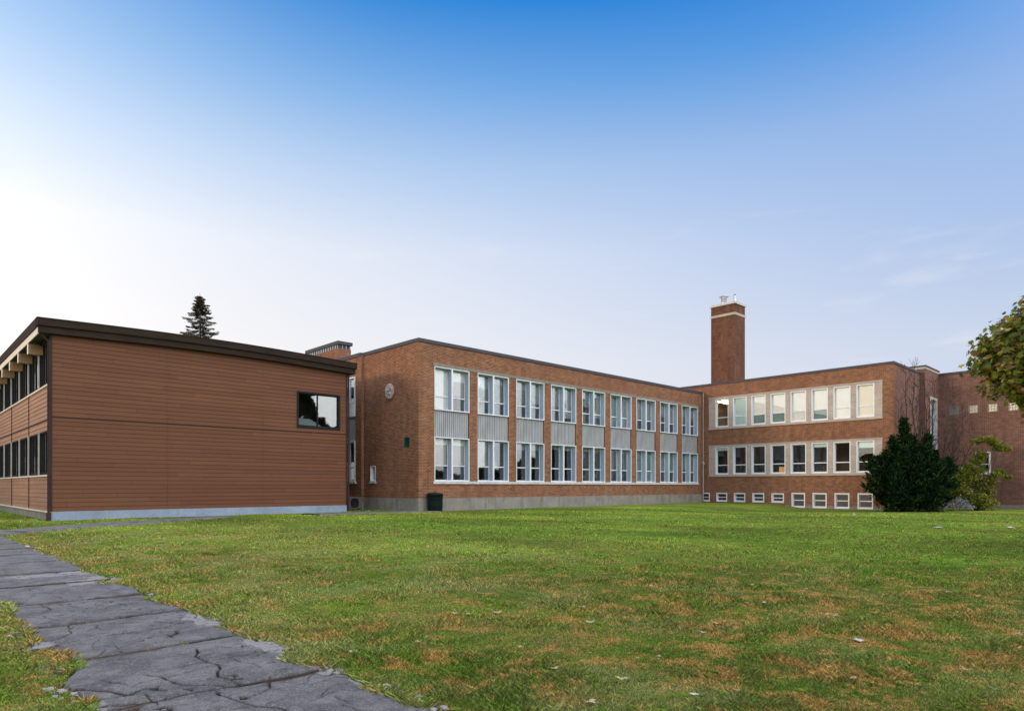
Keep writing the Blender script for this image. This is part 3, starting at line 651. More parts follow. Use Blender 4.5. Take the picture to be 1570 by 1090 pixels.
mb = MB(); mb.box(-.12, 1.17, -.12, .1, 0, .13); mb.build('sill', white_paint, EB, rel(EB, (65, 12.5, 2.42)), RZ['W'])
# roof, floors, rooms
def wbox(mb, x0, x1, y0, y1, z0, z1, c, mi=0): mb.box(x0-c[0], x1-c[0], y0-c[1], y1-c[1], z0-c[2], z1-c[2], mi)
c = EB.location
mb = MB(); wbox(mb, 54.72, 61, 15.92, 42, 10.3, 10.4, c); wbox(mb, 61, 90, 18.2, 42, 10.3, 10.4, c); wbox(mb, 65.42, 90, 5.9, 18.2, 10.5, 10.6, c); wbox(mb, 65.42, 90, 5.86, 6.1, -.5, 10.5, c); mb.build('roof', roof_mat, EB)
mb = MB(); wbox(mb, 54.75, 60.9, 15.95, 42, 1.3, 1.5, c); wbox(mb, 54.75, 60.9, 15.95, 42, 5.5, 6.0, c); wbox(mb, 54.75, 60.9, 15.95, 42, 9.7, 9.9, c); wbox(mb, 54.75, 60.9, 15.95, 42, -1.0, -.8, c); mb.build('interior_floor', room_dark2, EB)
mb = MB(); wbox(mb, 60.9, 61.1, 15.95, 42, -.8, 9.7, c); wbox(mb, 54.75, 60.9, 28.4, 28.55, 6., 9.7, c); wbox(mb, 54.75, 60.9, 32.4, 32.55, -.8, 9.7, c); wbox(mb, 65.6, 65.8, 9, 15, -.5, 10, c)
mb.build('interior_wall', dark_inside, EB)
mb = MB()
for y in (29.0, 29.8, 30.6): wbox(mb, 55.4, 58.6, y, y+.14, 9.30, 9.36, c)
mb.build('ceiling_light', lamp_glow, EB)
mb = MB(); wbox(mb, 57.6, 57.7, 24.75, 25.6, 2.7, 3.2, c); mb.build('desk_lamp', lamp_dim, EB)
# chimney
mb = MB(); wbox(mb, 57, 59, 29.5, 31.9, 9.8, 17.40, c); wbox(mb, 57.0, 59.0, 29.5, 31.9, 17.62, 18.42, c)
ch = mb.build('chimney', brick_chim, EB)
mb = MB(); wbox(mb, 56.96, 59.04, 29.46, 31.94, 17.40, 17.62, c); mb.build('stone_course', stone, ch)
mb = MB(); wbox(mb, 56.9, 59.1, 29.4, 32.0, 18.42, 18.62, c); wbox(mb, 57.2, 58.8, 29.7, 31.7, 18.62, 18.70, c); mb.build('chimney_cap', sill_paint, ch)
mb = MB(); mb.lathe([(.26,18.7),(.26,19.25),(.28,19.25),(.28,19.30),(.20,19.30),(.20,19.38),(.42,19.42),(.42,19.48),(.0,19.56)], (57.7-c.x, 30.95-c.y), 20); mb.build('flue', [alu], ch)
mb = MB(); mb.lathe([(.14,18.7),(.14,19.1),(.09,19.1),(.09,19.42),(.11,19.42),(.0,19.46)], (57.6-c.x, 29.8-c.y), 14); mb.build('flue', [alu], ch)
# downpipe at the junction of the wings
mb = MB(); mb.tube([(54.12-c.x, 31.08-c.y, 10.0), (54.12-c.x, 31.08-c.y, 3.6)], .045, 10); mb.lathe([(.05,3.75),(.13,3.6),(.13,3.5),(.05,3.4)], (54.12-c.x, 31.08-c.y), 12)
mb.tube([(54.12-c.x, 31.08-c.y, 3.5), (54.12-c.x, 31.08-c.y, .1)], .06, 10); mb.build('downpipe', pipe_grey, EB)

# ================= clad wing at left
LW = empty('clad_school_wing', (5.3, 34.45, 0), 'two storey wing clad in reddish brown boards under a dark overhanging roof, at left', 'building')
X0, X1, Y0L = 5.3, 19.7, 34.45
def arch(x):   # underside of roof as a slight camber
    t = (x-X0)/(X1-X0); return 8.10 + .24*math.sin(math.pi*min(1, max(0, t*.92+.02)))**.8*(1 if True else 0)
def lap(mb, L_, z0, z1, ops=(), course=.1975, topf=None, thick=.022):
    """lapped horizontal boards, local x 0..L, outer face y~0"""
    z = z0; k = 0
    while z < z1-.01:
        zt = min(z+course, z1); segs = [(0, L_)]
        for a, b, c0, c1 in ops:
            if c0 < (z+zt)/2 < c1:
                segs = [s_ for q in segs for s_ in ((q[0], min(q[1], a)), (max(q[0], b), q[1])) if s_[1] > s_[0]+.001]
        for a, b in segs:
            mb.quadset([(a,-thick,z),(b,-thick,z),(b,-.006,zt-.012),(a,-.006,zt-.012)], [(0,1,2,3)])
            mb.quadset([(a,-thick,z),(b,-thick,z),(b,.02,z),(a,.02,z)], [(0,3,2,1)])
            mb.quadset([(a,-.006,zt-.012),(b,-.006,zt-.012),(b,.012,zt-.012),(a,.012,zt-.012)], [(0,1,2,3)])
            mb.quadset([(a,.012,zt-.012),(b,.012,zt-.012),(b,.012,zt),(a,.012,zt)], [(0,1,2,3)])
        z = zt
ew = X1-X0; wo_ = (16.6-X0, 19.24-X0, 4.75, 6.77)
mb = MB(); wall_mb(ew, .0, 8.25, [wo_], .3, mb, .02)
mb.v = [(min(max(x, .0), ew), y, z) for x, y, z in mb.v]
mb.build('wall_core', dark_inside, LW)
mb = MB()
cuts = [0, 10.0-X0, 14.7-X0, ew]
for (za, zb) in ((.395, 4.50), (4.545, 8.3)):
    for a, b in zip(cuts[:-1], cuts[1:]):
        sub = MB(); lap(sub, b-a-.012, za, zb, [(wo_[0]-a, wo_[1]-a, wo_[2], wo_[3])]); sub.v = [(x+a, y, z) for x, y, z in sub.v]; mb.quadset(sub.v, sub.f)
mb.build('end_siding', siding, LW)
mb = MB(); mb.box(.06, ew-.02, -.034, .02, 4.505, 4.54); mb.build('trim', pipe_brown, LW)
mb = MB(); mb.box(-.005, .07, -.05, .02, .395, 8.2); mb.box(ew-.07, ew+.01, -.05, .02, .395, 8.2); mb.box(ew, ew+.02, -.05, 8, .395, 8.2); mb.build('corner_trim', pipe_brown, LW)
mb = MB(); mb.box(.0, ew-.01, -.015, .3, -.4, .395); mb.build('foundation', concrete_pale, LW)
window(LW, (16.6, Y0L, 4.75), 'S', 2.64, 2.02, .06, 0, fmat=dark_metal, fw=.09, cols=(1.27,), sash=.05, proud=.06, gmat=mirror_glass)
mb = MB(); mb.box(11.0, 14.3, 3.5, 3.6, 4.2, 8.0); mb.box(10.9, 14.35, .32, 3.6, 4.1, 4.2); mb.box(10.9, 14.35, .32, 3.6, 8.0, 8.08); mb.build('interior_wall', dark_inside, LW)
mb = MB(); mb.quadset([(11.8,1.0,4.95),(13.4,1.0,4.95),(13.0,1.8,5.45),(12.0,1.8,5.45)], [(0,1,2,3)]); mb.box(11.7,13.5,.9,1.9,4.9,4.95); mb.build('desk', blind_teal, LW)
# west facade (faces left), local u runs towards the camera
YF = 70.; WL = YF-Y0L
Bay = 2.95; ycols = [36.98+Bay*i for i in range(12)]; ycols = [Y0L+.02]+[y for y in ycols if y < YF]
def u_(y): return YF-y
mb = MB(); mb.box(0, WL, -.0, .3, -.4, .33); mb.build('foundation', concrete, LW, rel(LW, (X0, YF, 0)), RZ['W'])
mb = MB(); mb.box(0, WL, -.05, .1, .33, .40); mb.box(0, WL, -.06, .12, 1.93, 2.0); mb.box(0, WL, -.06, .12, 5.90, 5.97); mb.build('ledge', beam_end, LW, rel(LW, (X0, YF, 0)), RZ['W'])
mb = MB(); jy = [Y0L+.02]+[ycols[i] for i in range(2, len(ycols), 2)]
jy = [Y0L+.05, 39.93, 45.83, 51.73, 57.63, 63.53, YF]
for (za, zb) in ((.40, 1.93), (3.95, 4.40), (4.45, 5.90)):
    for a, b in zip(jy[:-1], jy[1:]):
        sub = MB(); lap(sub, b-a-.07, za, zb); sub.v = [(x+u_(b)+.035, y, z) for x, y, z in sub.v]; mb.quadset(sub.v, sub.f)
mb.build('side_siding', siding_skylit, LW, rel(LW, (X0, YF, 0)), RZ['W'])
mb = MB()
for y in jy[1:-1]:
    for za, zb in ((.40,1.93),(3.95,5.90)): mb.box(u_(y)-.035, u_(y)+.035, -.045, .02, za, zb)
mb.box(0, WL-.06, -.04, .02, 4.405, 4.445); mb.build('trim', pipe_brown, LW, rel(LW, (X0, YF, 0)), RZ['W'])
mb = MB(); mb.box(0, WL-.32, .03, .3, .40, 1.93); mb.box(0, WL-.32, .03, .3, 3.95, 5.90); mb.build('wall_core', dark_inside, LW, rel(LW, (X0, YF, 0)), RZ['W'])
for i in range(len(ycols)-1):
    y0_, y1_ = ycols[i], ycols[i+1]; w_ = round(y1_-y0_-.10, 3)
    for z0_, h_ in ((2.0, 1.95), (5.97, 2.03)):
        window(LW, (X0, y1_-.05, z0_), 'W', w_, h_, .05, 0, fmat=dark_metal, fw=.07, cols=(w_*.22, w_*.5, w_*.78), sash=.04, proud=.02, blind=(.9 if (i*2+int(z0_)) % 5 in (0, 2) and z0_ < 3 else 0), bmat=blind_teal)
mb = MB()
for y in ycols[1:]:
    for z0_, h_ in ((2.0, 1.95), (5.97, 2.03)): mb.box(u_(y)-.05, u_(y)+.05, -.07, .1, z0_, z0_+h_)
mb.build('mullion', mull_metal, LW, rel(LW, (X0, YF, 0)), RZ['W'])
mb = MB(); mb.box(.35, 14.3, .35, 35, 4.1, 4.2) if False else None
mb.box(.35, 10.5, .35, 35, 4.0, 4.1); mb.box(.35, 14.3, .35, 35, .3, .4); mb.box(4.5, 4.6, .35, 35, .4, 8.0); mb.build('interior_floor', dark_inside, LW)
mb = MB(); mb.box(14.1, 14.39, .35, 35, .0, 8.1); mb.build('east_wall', siding, LW)
# beams under the eave
for y in [36.9+Bay*i for i in range(11)]:
    b = MB(); b.box(-.46, .3, -.14, .14, 7.52, 7.98); o = b.build('roof_beam', beam_wood, LW, (0, y-Y0L, 0))
    e_ = MB(); e_.box(-.475, -.461, -.15, .15, 7.51, 7.99); e_.build('beam_end', beam_end, o)
# roof as a cambered slab with a two-step fascia
def roof_prof(x): t = (x-4.8)/(20.2-4.8); return .17*math.sin(math.pi*min(1, t))
xs = np.linspace(4.80, 20.18, 25)
def slab(mb, ya, yb, za, zb, xa=4.80, xb=20.18, mi=0):
    xs = np.linspace(xa, xb, 25); vs = []
    for x in xs:
        q = roof_prof(x); vs += [(x-X0, ya, za+q), (x-X0, ya, zb+q), (x-X0, yb, zb+q), (x-X0, yb, za+q)]
    fs = []
    for i in range(24):
        for k in range(4): fs.append((i*4+k, i*4+(k+1) % 4, i*4+4+(k+1) % 4, i*4+4+k))
    fs += [(0,1,2,3), (96,99,98,97)]; mb.quadset(vs, fs, mi)
mb = MB(); slab(mb, -.05, 35.5, 8.08, 8.62, 4.86, 20.1); mb.build('roof', roof_mat, LW)
mb = MB(); slab(mb, -.36, -.05, 8.36, 8.66); slab(mb, -.27, -.05, 8.06, 8.36, 4.84, 20.12); slab(mb, -.38, -.05, 8.66, 8.70, 4.78, 20.2)
mb.box(4.78-X0, 4.86-X0, -.05, 35.5, 8.28, 8.70); mb.box(20.1-X0, 20.2-X0, -.05, 35.5, 8.1, 8.7); mb.build('fascia', fascia_mat, LW)
mb = MB(); mb.box(4.82-X0, 4.86-X0, -.20, 35.5, 8.00, 8.28); mb.build('eave_board', beam_end, LW)
mb = MB(); mb.tube([(-.40,-.10,8.2),(-.32,-.12,8.0),(-.07,-.09,7.75),(-.07,-.09,.15)], .05, 10); mb.box(-.15,.02,-.17,-.01,-.05,.35); mb.build('downpipe', pipe_brown, LW)
mb = MB(); mb.tube([(ew+.08,-.06,8.1),(ew+.08,-.06,.1)], .05, 10); mb.build('downpipe', pipe_brown, LW)

# ================= small things
TB = empty('trash_can', (23.35, 30.75, 0), 'dark green round trash can standing against the corner of the brick wall', 'trash can')
mb = MB(); mb.lathe([(.0,.0),(.40,.0),(.42,.03),(.44,.5),(.45,.95),(.465,.96),(.465,.99)], (0,0), 28)
for k in range(3): mb.lathe([(.445,.25+k*.25),(.46,.27+k*.25),(.445,.29+k*.25)], (0,0), 28)
mb.build('can', green_plastic, TB)
mb = MB(); mb.lathe([(.47,.97),(.475,1.02),(.44,1.06),(.30,1.09),(.0,1.11)], (0,0), 28); mb.build('lid', green_plastic, TB)
mb = MB(); mb.tube([(-.1,0,1.10),(-.09,0,1.15),(.09,0,1.15),(.1,0,1.10)], .014, 8); mb.build('handle', green_plastic, TB)
TB.location.z = float(ground(23.35, 30.75))
AC = empty('air_conditioner', (21.25, 36.3, 0), 'small grey air conditioning unit on the ground in the gap between the two wings', 'air conditioner')
mb = MB(); mb.box(-.45,.45,-.25,.25,.08,.80); mb.box(-.47,.47,-.27,.27,.80,.84); mb.box(-.4,-.3,-.22,.22,0,.08); mb.box(.3,.4,-.22,.22,0,.08); mb.build('case', plain('weathered_case', (.10,.10,.10), .6, .3, 4.), AC)
mb = MB(); mb.lathe([(.02,0),(.28,0),(.28,.02),(.30,.02)], (0,0), 20); 
mb.v = [(x-.1, -.262-z, y+.46) for x, y, z in mb.v]
for k in range(7): mb.box(-.38, .18, -.285, -.275, .2+k*.085, .22+k*.085)
mb.build('fan_grille', dark_metal, AC)

# ================= leaf clouds
def rot_basis(nrm, ang):
    """per-leaf orthonormal frames from normals (n,3) and spin"""
    up_ = np.where(np.abs(nrm[:, 2:3]) < .95, np.array([[0,0,1.]]), np.array([[1.,0,0]]))
    a = np.cross(up_, nrm); a /= np.linalg.norm(a, axis=1, keepdims=True)+1e-9; b = np.cross(nrm, a)
    c, s_ = np.cos(ang)[:, None], np.sin(ang)[:, None]; return a*c+b*s_, -a*s_+b*c
MAPLE = np.array([(0,-.45),(.10,-.20),(.40,-.32),(.33,-.12),(.55,.05),(.34,.08),(.42,.34),(.20,.22),(0,.60),(-.20,.22),(-.42,.34),(-.34,.08),(-.55,.05),(-.33,-.12),(-.40,-.32),(-.10,-.20)])
OVAL = np.array([(0,-.5),(.22,-.15),(.2,.2),(0,.5),(-.2,.2),(-.22,-.15)])
QUAD = np.array([(-.5,-.22),(.5,-.12),(.5,.12),(-.5,.22)])
def cloud(name, C, size, shape, mat, parent, nrm=None, dirs=None, jit=1.):
    n_ = len(C); C = np.asarray(C, float)
    if nrm is None: nrm = rng.normal(size=(n_, 3)); nrm[:, 2] = np.abs(nrm[:, 2])+.3
    nrm = nrm/np.linalg.norm(nrm, axis=1, keepdims=True)
    if dirs is not None:
        a = dirs/np.linalg.norm(dirs, axis=1, keepdims=True); b = np.cross(nrm, a); b /= np.linalg.norm(b, axis=1, keepdims=True)+1e-9
    else: a, b = rot_basis(nrm, rng.uniform(0, 6.28, n_))
    s_ = (np.asarray(size)*np.ones(n_)*(1+jit*.35*rng.uniform(-1, 1, n_)))[:, None, None]
    V = C[:, None, :] + s_*(shape[None, :, 0:1]*a[:, None, :] + shape[None, :, 1:2]*b[:, None, :])
    # a little fold along the rib
    V = V + s_*.18*np.abs(shape[None, :, 0:1])*nrm[:, None, :]
    me = array_mesh(name, V.reshape(-1, 3), len(shape), mat, {'rnd': rng.uniform(0, 1, n_)})
    return link(name, me, parent)
def limbs(mb, p, d, r, L_, depth, spread=.6, upb=.25, n=6, tips=None, seg=3, shrink=.68, kids=3, rk=.68):
    pts = [Vector(p)]; rad = [r]; d = Vector(d).normalized()
    for i in range(seg):
        d = (d + Vector((random.gauss(0,.12), random.gauss(0,.12), random.gauss(0,.08)+upb*.15))).normalized()
        pts.append(pts[-1]+d*(L_/seg)); rad.append(r*(1-.45*(i+1)/seg))
    mb.tube(pts, rad, n, 0, False)
    if tips is not None: tips += [(tuple(q), tuple(d)) for q in pts[1:]]
    if depth > 0:
        for k in range(kids):
            i = random.randint(1, seg); a = Vector((random.gauss(0,1), random.gauss(0,1), random.gauss(0,.7)+upb)).normalized()
            limbs(mb, pts[i], (d*(1-spread)+a*spread), rad[i]*rk, L_*shrink*random.uniform(.75,1.15), depth-1, spread, upb, max(4, n-1), tips, seg, shrink, kids, rk)

# ---- maple at the right edge
random.seed(21)
def cam2w(r, d): return Vector((.7207*r+.6932*d, -.6934*r+.7206*d, 0))
mp_ = cam2w(14.55, 15.3); MT = empty('maple_tree', (mp_.x, mp_.y, 0), 'maple tree at the right edge with green, yellow and reddish autumn leaves', 'tree')
mb = MB(); tips = []
mb.tube([(0,0,-.1),(.05,0,1.2),(-.02,.05,2.8),(0,0,4.2)], [.24,.18,.16,.14], 12)
cr_c = np.array([0, 0, 4.74]); RR = np.array([2.75, 2.75, 1.80])
for k in range(16):
    a = k*2.4; el_ = random.uniform(.05, .9); limbs(mb, (0,0,2.6+.09*k), (math.cos(a)*math.cos(el_), math.sin(a)*math.cos(el_), math.sin(el_)), .075, 1.25, 2, .45, .1, 6, tips)
mb.build('trunk', bark, MT)
C = []
cl_n = 1250
u = rng.normal(size=(cl_n, 3)); u /= np.linalg.norm(u, axis=1, keepdims=True); rr = rng.uniform(.5, 1., cl_n)**.45
cc = cr_c + u*RR*rr[:, None]; 
# uneven outline
th_ = np.arctan2(u[:, 1], u[:, 0]); bumpf = 1 + .08*np.sin(3*th_+1) + .26*(vnoise(th_*2.6+20, u[:, 2]*3.4+9, 8)-.5) + .18*(vnoise(th_*6+40, u[:, 2]*7+9, 18)-.5); cc = cr_c + (cc-cr_c)*bumpf[:, None]
cnt = rng.integers(26, 60, cl_n)
for c_, n_ in zip(cc, cnt): C.append(c_ + rng.normal(size=(n_, 3))*np.array([.17,.17,.12]))
C = np.concatenate(C); nn = rng.normal(size=(len(C), 3))*.7; nn[:, 2] += .8; nn += (C-cr_c)/RR*.5
cloud('crown', C, .14, MAPLE, maple_leaf, MT, nn)

# ---- big dark evergreen shrub
random.seed(5)
c_ = cam2w(28.3, 46.6); gz = float(ground(c_.x, c_.y)); YB = empty('evergreen_shrub', (c_.x, c_.y, gz), 'large dark evergreen shrub with ragged spiky tips at the corner of the brick wing', 'shrub')
rv = Vector((.7207, -.6934, 0)); dv = Vector((.6932, .7206, 0))
spires = []   # (lateral, depth, height, base half width)
for la, de, h_ in ((-.45,.1,6.5),(-1.3,0,5.2),(.25,.3,5.3),(1.25,0,5.35),(.8,-.6,4.6),(-.9,-.7,4.3),(-2.0,.2,3.9),(1.9,.2,4.2),(-.1,-1.1,3.9),(-2.75,0,3.75),(2.75,-.1,3.7),(1.4,-1.1,3.4),(-1.6,-1.0,3.2),(0.4,1.2,4.6),(-1.2,1.2,4.2),(1.7,1.2,3.8)):
    spires.append((la, de, h_))
C = []; D = []; mb = MB()
for la, de, h_ in spires:
    b = Vector((0,0,0)) + rv*la*.30 + dv*de*.4; t_ = rv*la + dv*de + Vector((0,0,h_))
    mb.tube([b, b*.5+t_*.5+Vector((0,0,-.2)), t_], [.09,.05,.012], 6, 0, False)
    for k in range(int(115*h_/4)):
        f = random.uniform(.06, 1)**.75; p = b.lerp(t_, f) + Vector((0,0,-.5*math.sin(f*math.pi)*.5)); wdt = (1-f)**.7*1.45+.16
        dr = Vector((random.gauss(0,1), random.gauss(0,1), random.uniform(.15,.9))).normalized(); Ln = wdt*random.uniform(.45,1.1)
        m_ = int(14+26*Ln)
        for q in range(m_):
            s_ = q/m_; c0 = p + dr*Ln*s_ + Vector((random.gauss(0,.10),random.gauss(0,.10),random.gauss(0,.10)+.10*s_)); C.append(tuple(c0)); D.append(tuple(dr+Vector((random.gauss(0,.5),random.gauss(0,.5),random.gauss(0,.4)+.3))))
# low skirt + left finger branches
for (la, h0, la2, h2) in ((-2.2,1.1,-3.15,1.85),(-2.3,2.2,-2.95,3.5),(2.3,2.6,3.15,3.1),(2.4,1.5,3.0,2.0),(-2.0,1.6,-3.0,2.5),(-1.2,.4,-2.3,1.1),(1.5,.4,2.6,1.0)):
    for k in range(26):
        f = random.random(); p = rv*(la+(la2-la)*f)+Vector((0,0,h0+(h2-h0)*f))+dv*random.uniform(-.4,.4)
        dr = (rv*(la2-la)+Vector((0,0,h2-h0))).normalized()*.7+Vector((random.gauss(0,.5),random.gauss(0,.5),random.gauss(0,.4)))
        for q in range(14): C.append(tuple(p+dr*q*.03+Vector((random.gauss(0,.06),)*3))); D.append(tuple(dr+Vector((random.gauss(0,.4),random.gauss(0,.4),random.gauss(0,.4)))))
for k in range(260):
    la = random.uniform(-1.9, 1.9); p = rv*la+dv*random.uniform(-1.0,1.0)+Vector((0,0,random.uniform(.05,1.6)))
    for q in range(16): C.append(tuple(p+Vector((random.gauss(0,.2),random.gauss(0,.2),random.gauss(0,.16))))); D.append((random.gauss(0,1),random.gauss(0,1),random.gauss(0,.6)+.3))
C = np.array(C); C[:, 2] = np.maximum(C[:, 2], .05); D = np.array(D)+1e-4
mb.build('stem', bark, YB); cloud('foliage', C, .19, QUAD*np.array([1, .9]), yew_leaf, YB, rng.normal(size=(len(C), 3)), D)

# ---- bare trees behind it
def bare(px_r, d_, seed, label, tips_):
    random.seed(seed); c_ = cam2w(px_r*d_, d_); z = float(ground(c_.x, c_.y)); o = empty('bare_tree', (c_.x, c_.y, z), label, 'tree', 'bare trees beside the brick wing')
    mb = MB(); mb.tube([(0,0,-.1),(.02,0,.8)], [.15,.12], 8)
    for la, de, h_, r0 in tips_:
        t_ = rv*la+dv*de+Vector((0,0,h_)); b_ = Vector((0,0,.6)); n_ = 12; pts = []
        for i in range(n_+1):
            f = i/n_; p = b_.lerp(t_, f); p += (rv*la+dv*de)*(.25*math.sin(f*math.pi))+Vector((random.gauss(0,.07),random.gauss(0,.05),0))*(f > 0); pts.append(p)
        mb.tube(pts, [r0*(1-.85*i/n_) for i in range(n_+1)], 7, 0, False)
        for i in range(3, n_):
            for q in range(2):
                sd_ = random.choice((-1, 1)); dr = (rv*sd_*random.uniform(.25,.75)+dv*random.uniform(-.4,.4)+Vector((0,0,random.uniform(.5,1.1)))).normalized(); Lq = (1.15-i/n_)*random.uniform(.8,2.0)
                p0 = pts[i]; p1 = p0+dr*Lq*.5+Vector((0,0,.05)); p2 = p1+(dr+Vector((random.gauss(0,.25),random.gauss(0,.25),.25))).normalized()*Lq*.5; rr = r0*(1-.8*i/n_)*.55
                mb.tube([p0,p1,p2], [rr, rr*.7, .010], 5, 0, False)
                for w_ in range(3):
                    pb = p1.lerp(p2, random.random()); dd = (dr+Vector((random.gauss(0,.5),random.gauss(0,.5),random.uniform(0,.6)))).normalized(); mb.tube([pb, pb+dd*random.uniform(.3,.8)], [.014,.007], 4, 0, False)
    mb.build('branches', twig, o); return o
bare(.611, 48.6, 3, 'slender bare tree rising from behind the left part of the dark shrub', [(-.6,0,10.9,.07),(.1,.1,11.4,.085),(.5,0,9.6,.06),(-1.1,0,8.6,.05)])
bare(.640, 49.3, 8, 'wide bare tree spreading in front of the tall tower window', [(-.5,0,10.8,.07),(.2,.2,10.2,.07),(1.2,-.2,9.6,.06),(2.4,0,8.0,.07),(3.1,0,6.4,.07),(1.9,.3,6.6,.06),(-1.2,0,8.6,.05)])
# ---- yellow-green shrub
random.seed(9)
c_ = cam2w(.712*49.2, 49.2); gz = float(ground(c_.x, c_.y)); YS = empty('leafy_shrub', (c_.x, c_.y, gz), 'loose yellow green leafy shrub in front of the white framed window', 'shrub')
mb = MB(); C = []
for la, h_, w_ in ((-1.3,1.3,.75),(-1.0,2.3,.7),(-.3,1.0,.8),(.2,1.9,.75),(-1.5,3.0,.4),(-.2,3.0,.65),(.3,4.2,.55),(.9,5.0,.45),(1.5,4.7,.45),(-.1,5.2,.40),(.4,5.3,.45),(1.2,2.7,.4),(1.7,2.9,.35),(2.1,2.5,.3),(.7,1.4,.6),(1.9,4.6,.3),(-1.9,2.6,.7),(-1.9,1.6,.8),(-1.6,2.0,.7),(-1.4,1.0,.8),(-.5,2.6,.7),(.0,3.7,.5),(-.9,3.3,.45),(.6,.6,.7),(0,.6,.9),(-1.0,.7,.6),(.9,2.2,.5)):
    p = rv*la+Vector((0,0,h_))+dv*random.uniform(-.4,.4); b = rv*la*.15; mb.tube([b, b.lerp(p,.5)+Vector((0,0,.2)), p], [.045,.03,.01], 5, 0, False)
    n_ = int(1000*w_); q = rng.normal(size=(n_, 3))*np.array([w_*.5, w_*.5, w_*.30]); q = q[np.linalg.norm(q/np.array([w_,w_,w_*.6]), axis=1) < 1.3]; C.append(np.array(p)+q)
C = np.concatenate(C); C[:, 2] = np.maximum(C[:, 2], .05); mb.build('stem', bark, YS); cloud('foliage', C, .15, OVAL, yellow_leaf, YS)
# ---- pale flowering plant
c_ = cam2w(.672*47.2, 47.2); gz = float(ground(c_.x, c_.y)); FP = empty('flowering_plant', (c_.x, c_.y, gz), 'low pale bluish flowering plant between the dark shrub and the brick wall', 'plant')
C = []; mb = MB()
for la, h_, w_ in ((0,.45,.5),(.7,.55,.45),(-.6,.3,.45),(-1.2,.22,.4),(1.1,.35,.3),(.4,.8,.3)):
    mb.tube([rv*la*.5, rv*la+Vector((0,0,h_))], [.02,.008], 5, 0, False)
    C.append(np.array(rv*la)+np.array([0,0,h_])+rng.normal(size=(220, 3))*np.array([w_*.5,w_*.5,w_*.35]))
C = np.concatenate(C); C[:, 2] = np.maximum(C[:, 2], .03); mb.build('stem', bark, FP); cloud('flowers', C, .09, OVAL, aster_leaf, FP)
# ---- spruce behind the clad wing
random.seed(14)
c_ = cam2w(-.4755*62, 62); SP = empty('spruce_tree', (c_.x, c_.y, 0), 'conical spruce whose top rises above the dark roof of the clad wing', 'tree')
HT = 19.7; mb = MB(); mb.tube([(0,0,-.2),(0,0,8),(.05,0,14),(0,0,HT)], [.34,.22,.11,.015], 10); tk = mb.build('trunk', bark, SP)
C = []; D = []; mb = MB(); z = 3.0
while z < HT-.15:
    f = (HT-z); Lb = min(3.1, .14+.58*f**.85); nb = random.randint(5, 7); a0 = random.uniform(0, 6.28)
    for k in range(nb):
        a = a0+6.28*k/nb+random.uniform(-.3,.3); L1 = Lb*random.uniform(.45,1.3); ca, sa = math.cos(a), math.sin(a); pts = []
        for q in range(6):
            s_ = q/5; pts.append(Vector((ca*L1*s_, sa*L1*s_, z+L1*(-.42*s_+.34*s_*s_+.02))))
        mb.tube(pts, [.035*(1-.15*q) for q in range(6)], 4, 0, False)
        m_ = int(26+58*L1)
        for q in range(m_):
            s_ = random.uniform(.06, 1.0); i = min(4, int(s_*5)); p = pts[i].lerp(pts[i+1], s_*5-i); lw = (.30*L1**.6)*(1.08-s_)+.04; lt = random.uniform(-1,1)*lw
            C.append((p.x-sa*lt, p.y+ca*lt, p.z-abs(lt)*.35-random.uniform(0,.12))); D.append((ca+random.gauss(0,.4)-sa*np.sign(lt)*.7, sa+random.gauss(0,.4)+ca*np.sign(lt)*.7, random.gauss(-.1,.25)))
    z += .40 if f > 2 else .20
mb.build('branches', bark, SP); C = np.array(C); D = np.array(D); cloud('foliage', C, .20, QUAD*np.array([1, .55]), spruce_leaf, SP, rng.normal(size=(len(C), 3)), D)
# ---- far treeline that the windows mirror (behind and left of the camera)
C = []
def treeline(x0, y0, x1, y1, hf, n_, dens):
    for k in range(n_):
        t = k/n_; x = x0+(x1-x0)*t+rng.uniform(-2,2); y = y0+(y1-y0)*t+rng.uniform(-2,2); h_ = hf(t)*rng.uniform(.75,1.15); r_ = rng.uniform(2.2,3.6)
        q = rng.normal(size=(dens, 3)); q /= np.linalg.norm(q, axis=1, keepdims=True); q *= (rng.uniform(.4, 1, dens)**.4)[:, None]
        C.append(np.array([x, y, h_*.52])+q*np.array([r_, r_, h_*.5]))
treeline(20, -44, 190, -50, lambda t: 17.6 if t < .22 else 14.8 if t < .3 else (4.5 if t < .5 else 7.5 if t < .58 else 14), 60, 1300)
treeline(-42, 66, 3, 100, lambda t: 13+4*math.sin(t*14), 9, 1300)
treeline(-46, -30, -50, 120, lambda t: 11+2*math.sin(t*9), 56, 1100)
C = np.concatenate(C)
o = cloud('distant_woods', C, 1.5, OVAL*np.array([1.4,1]), far_leaf, None); tag(o, 'dark far line of trees mirrored in the window panes', 'woods', kind='stuff')

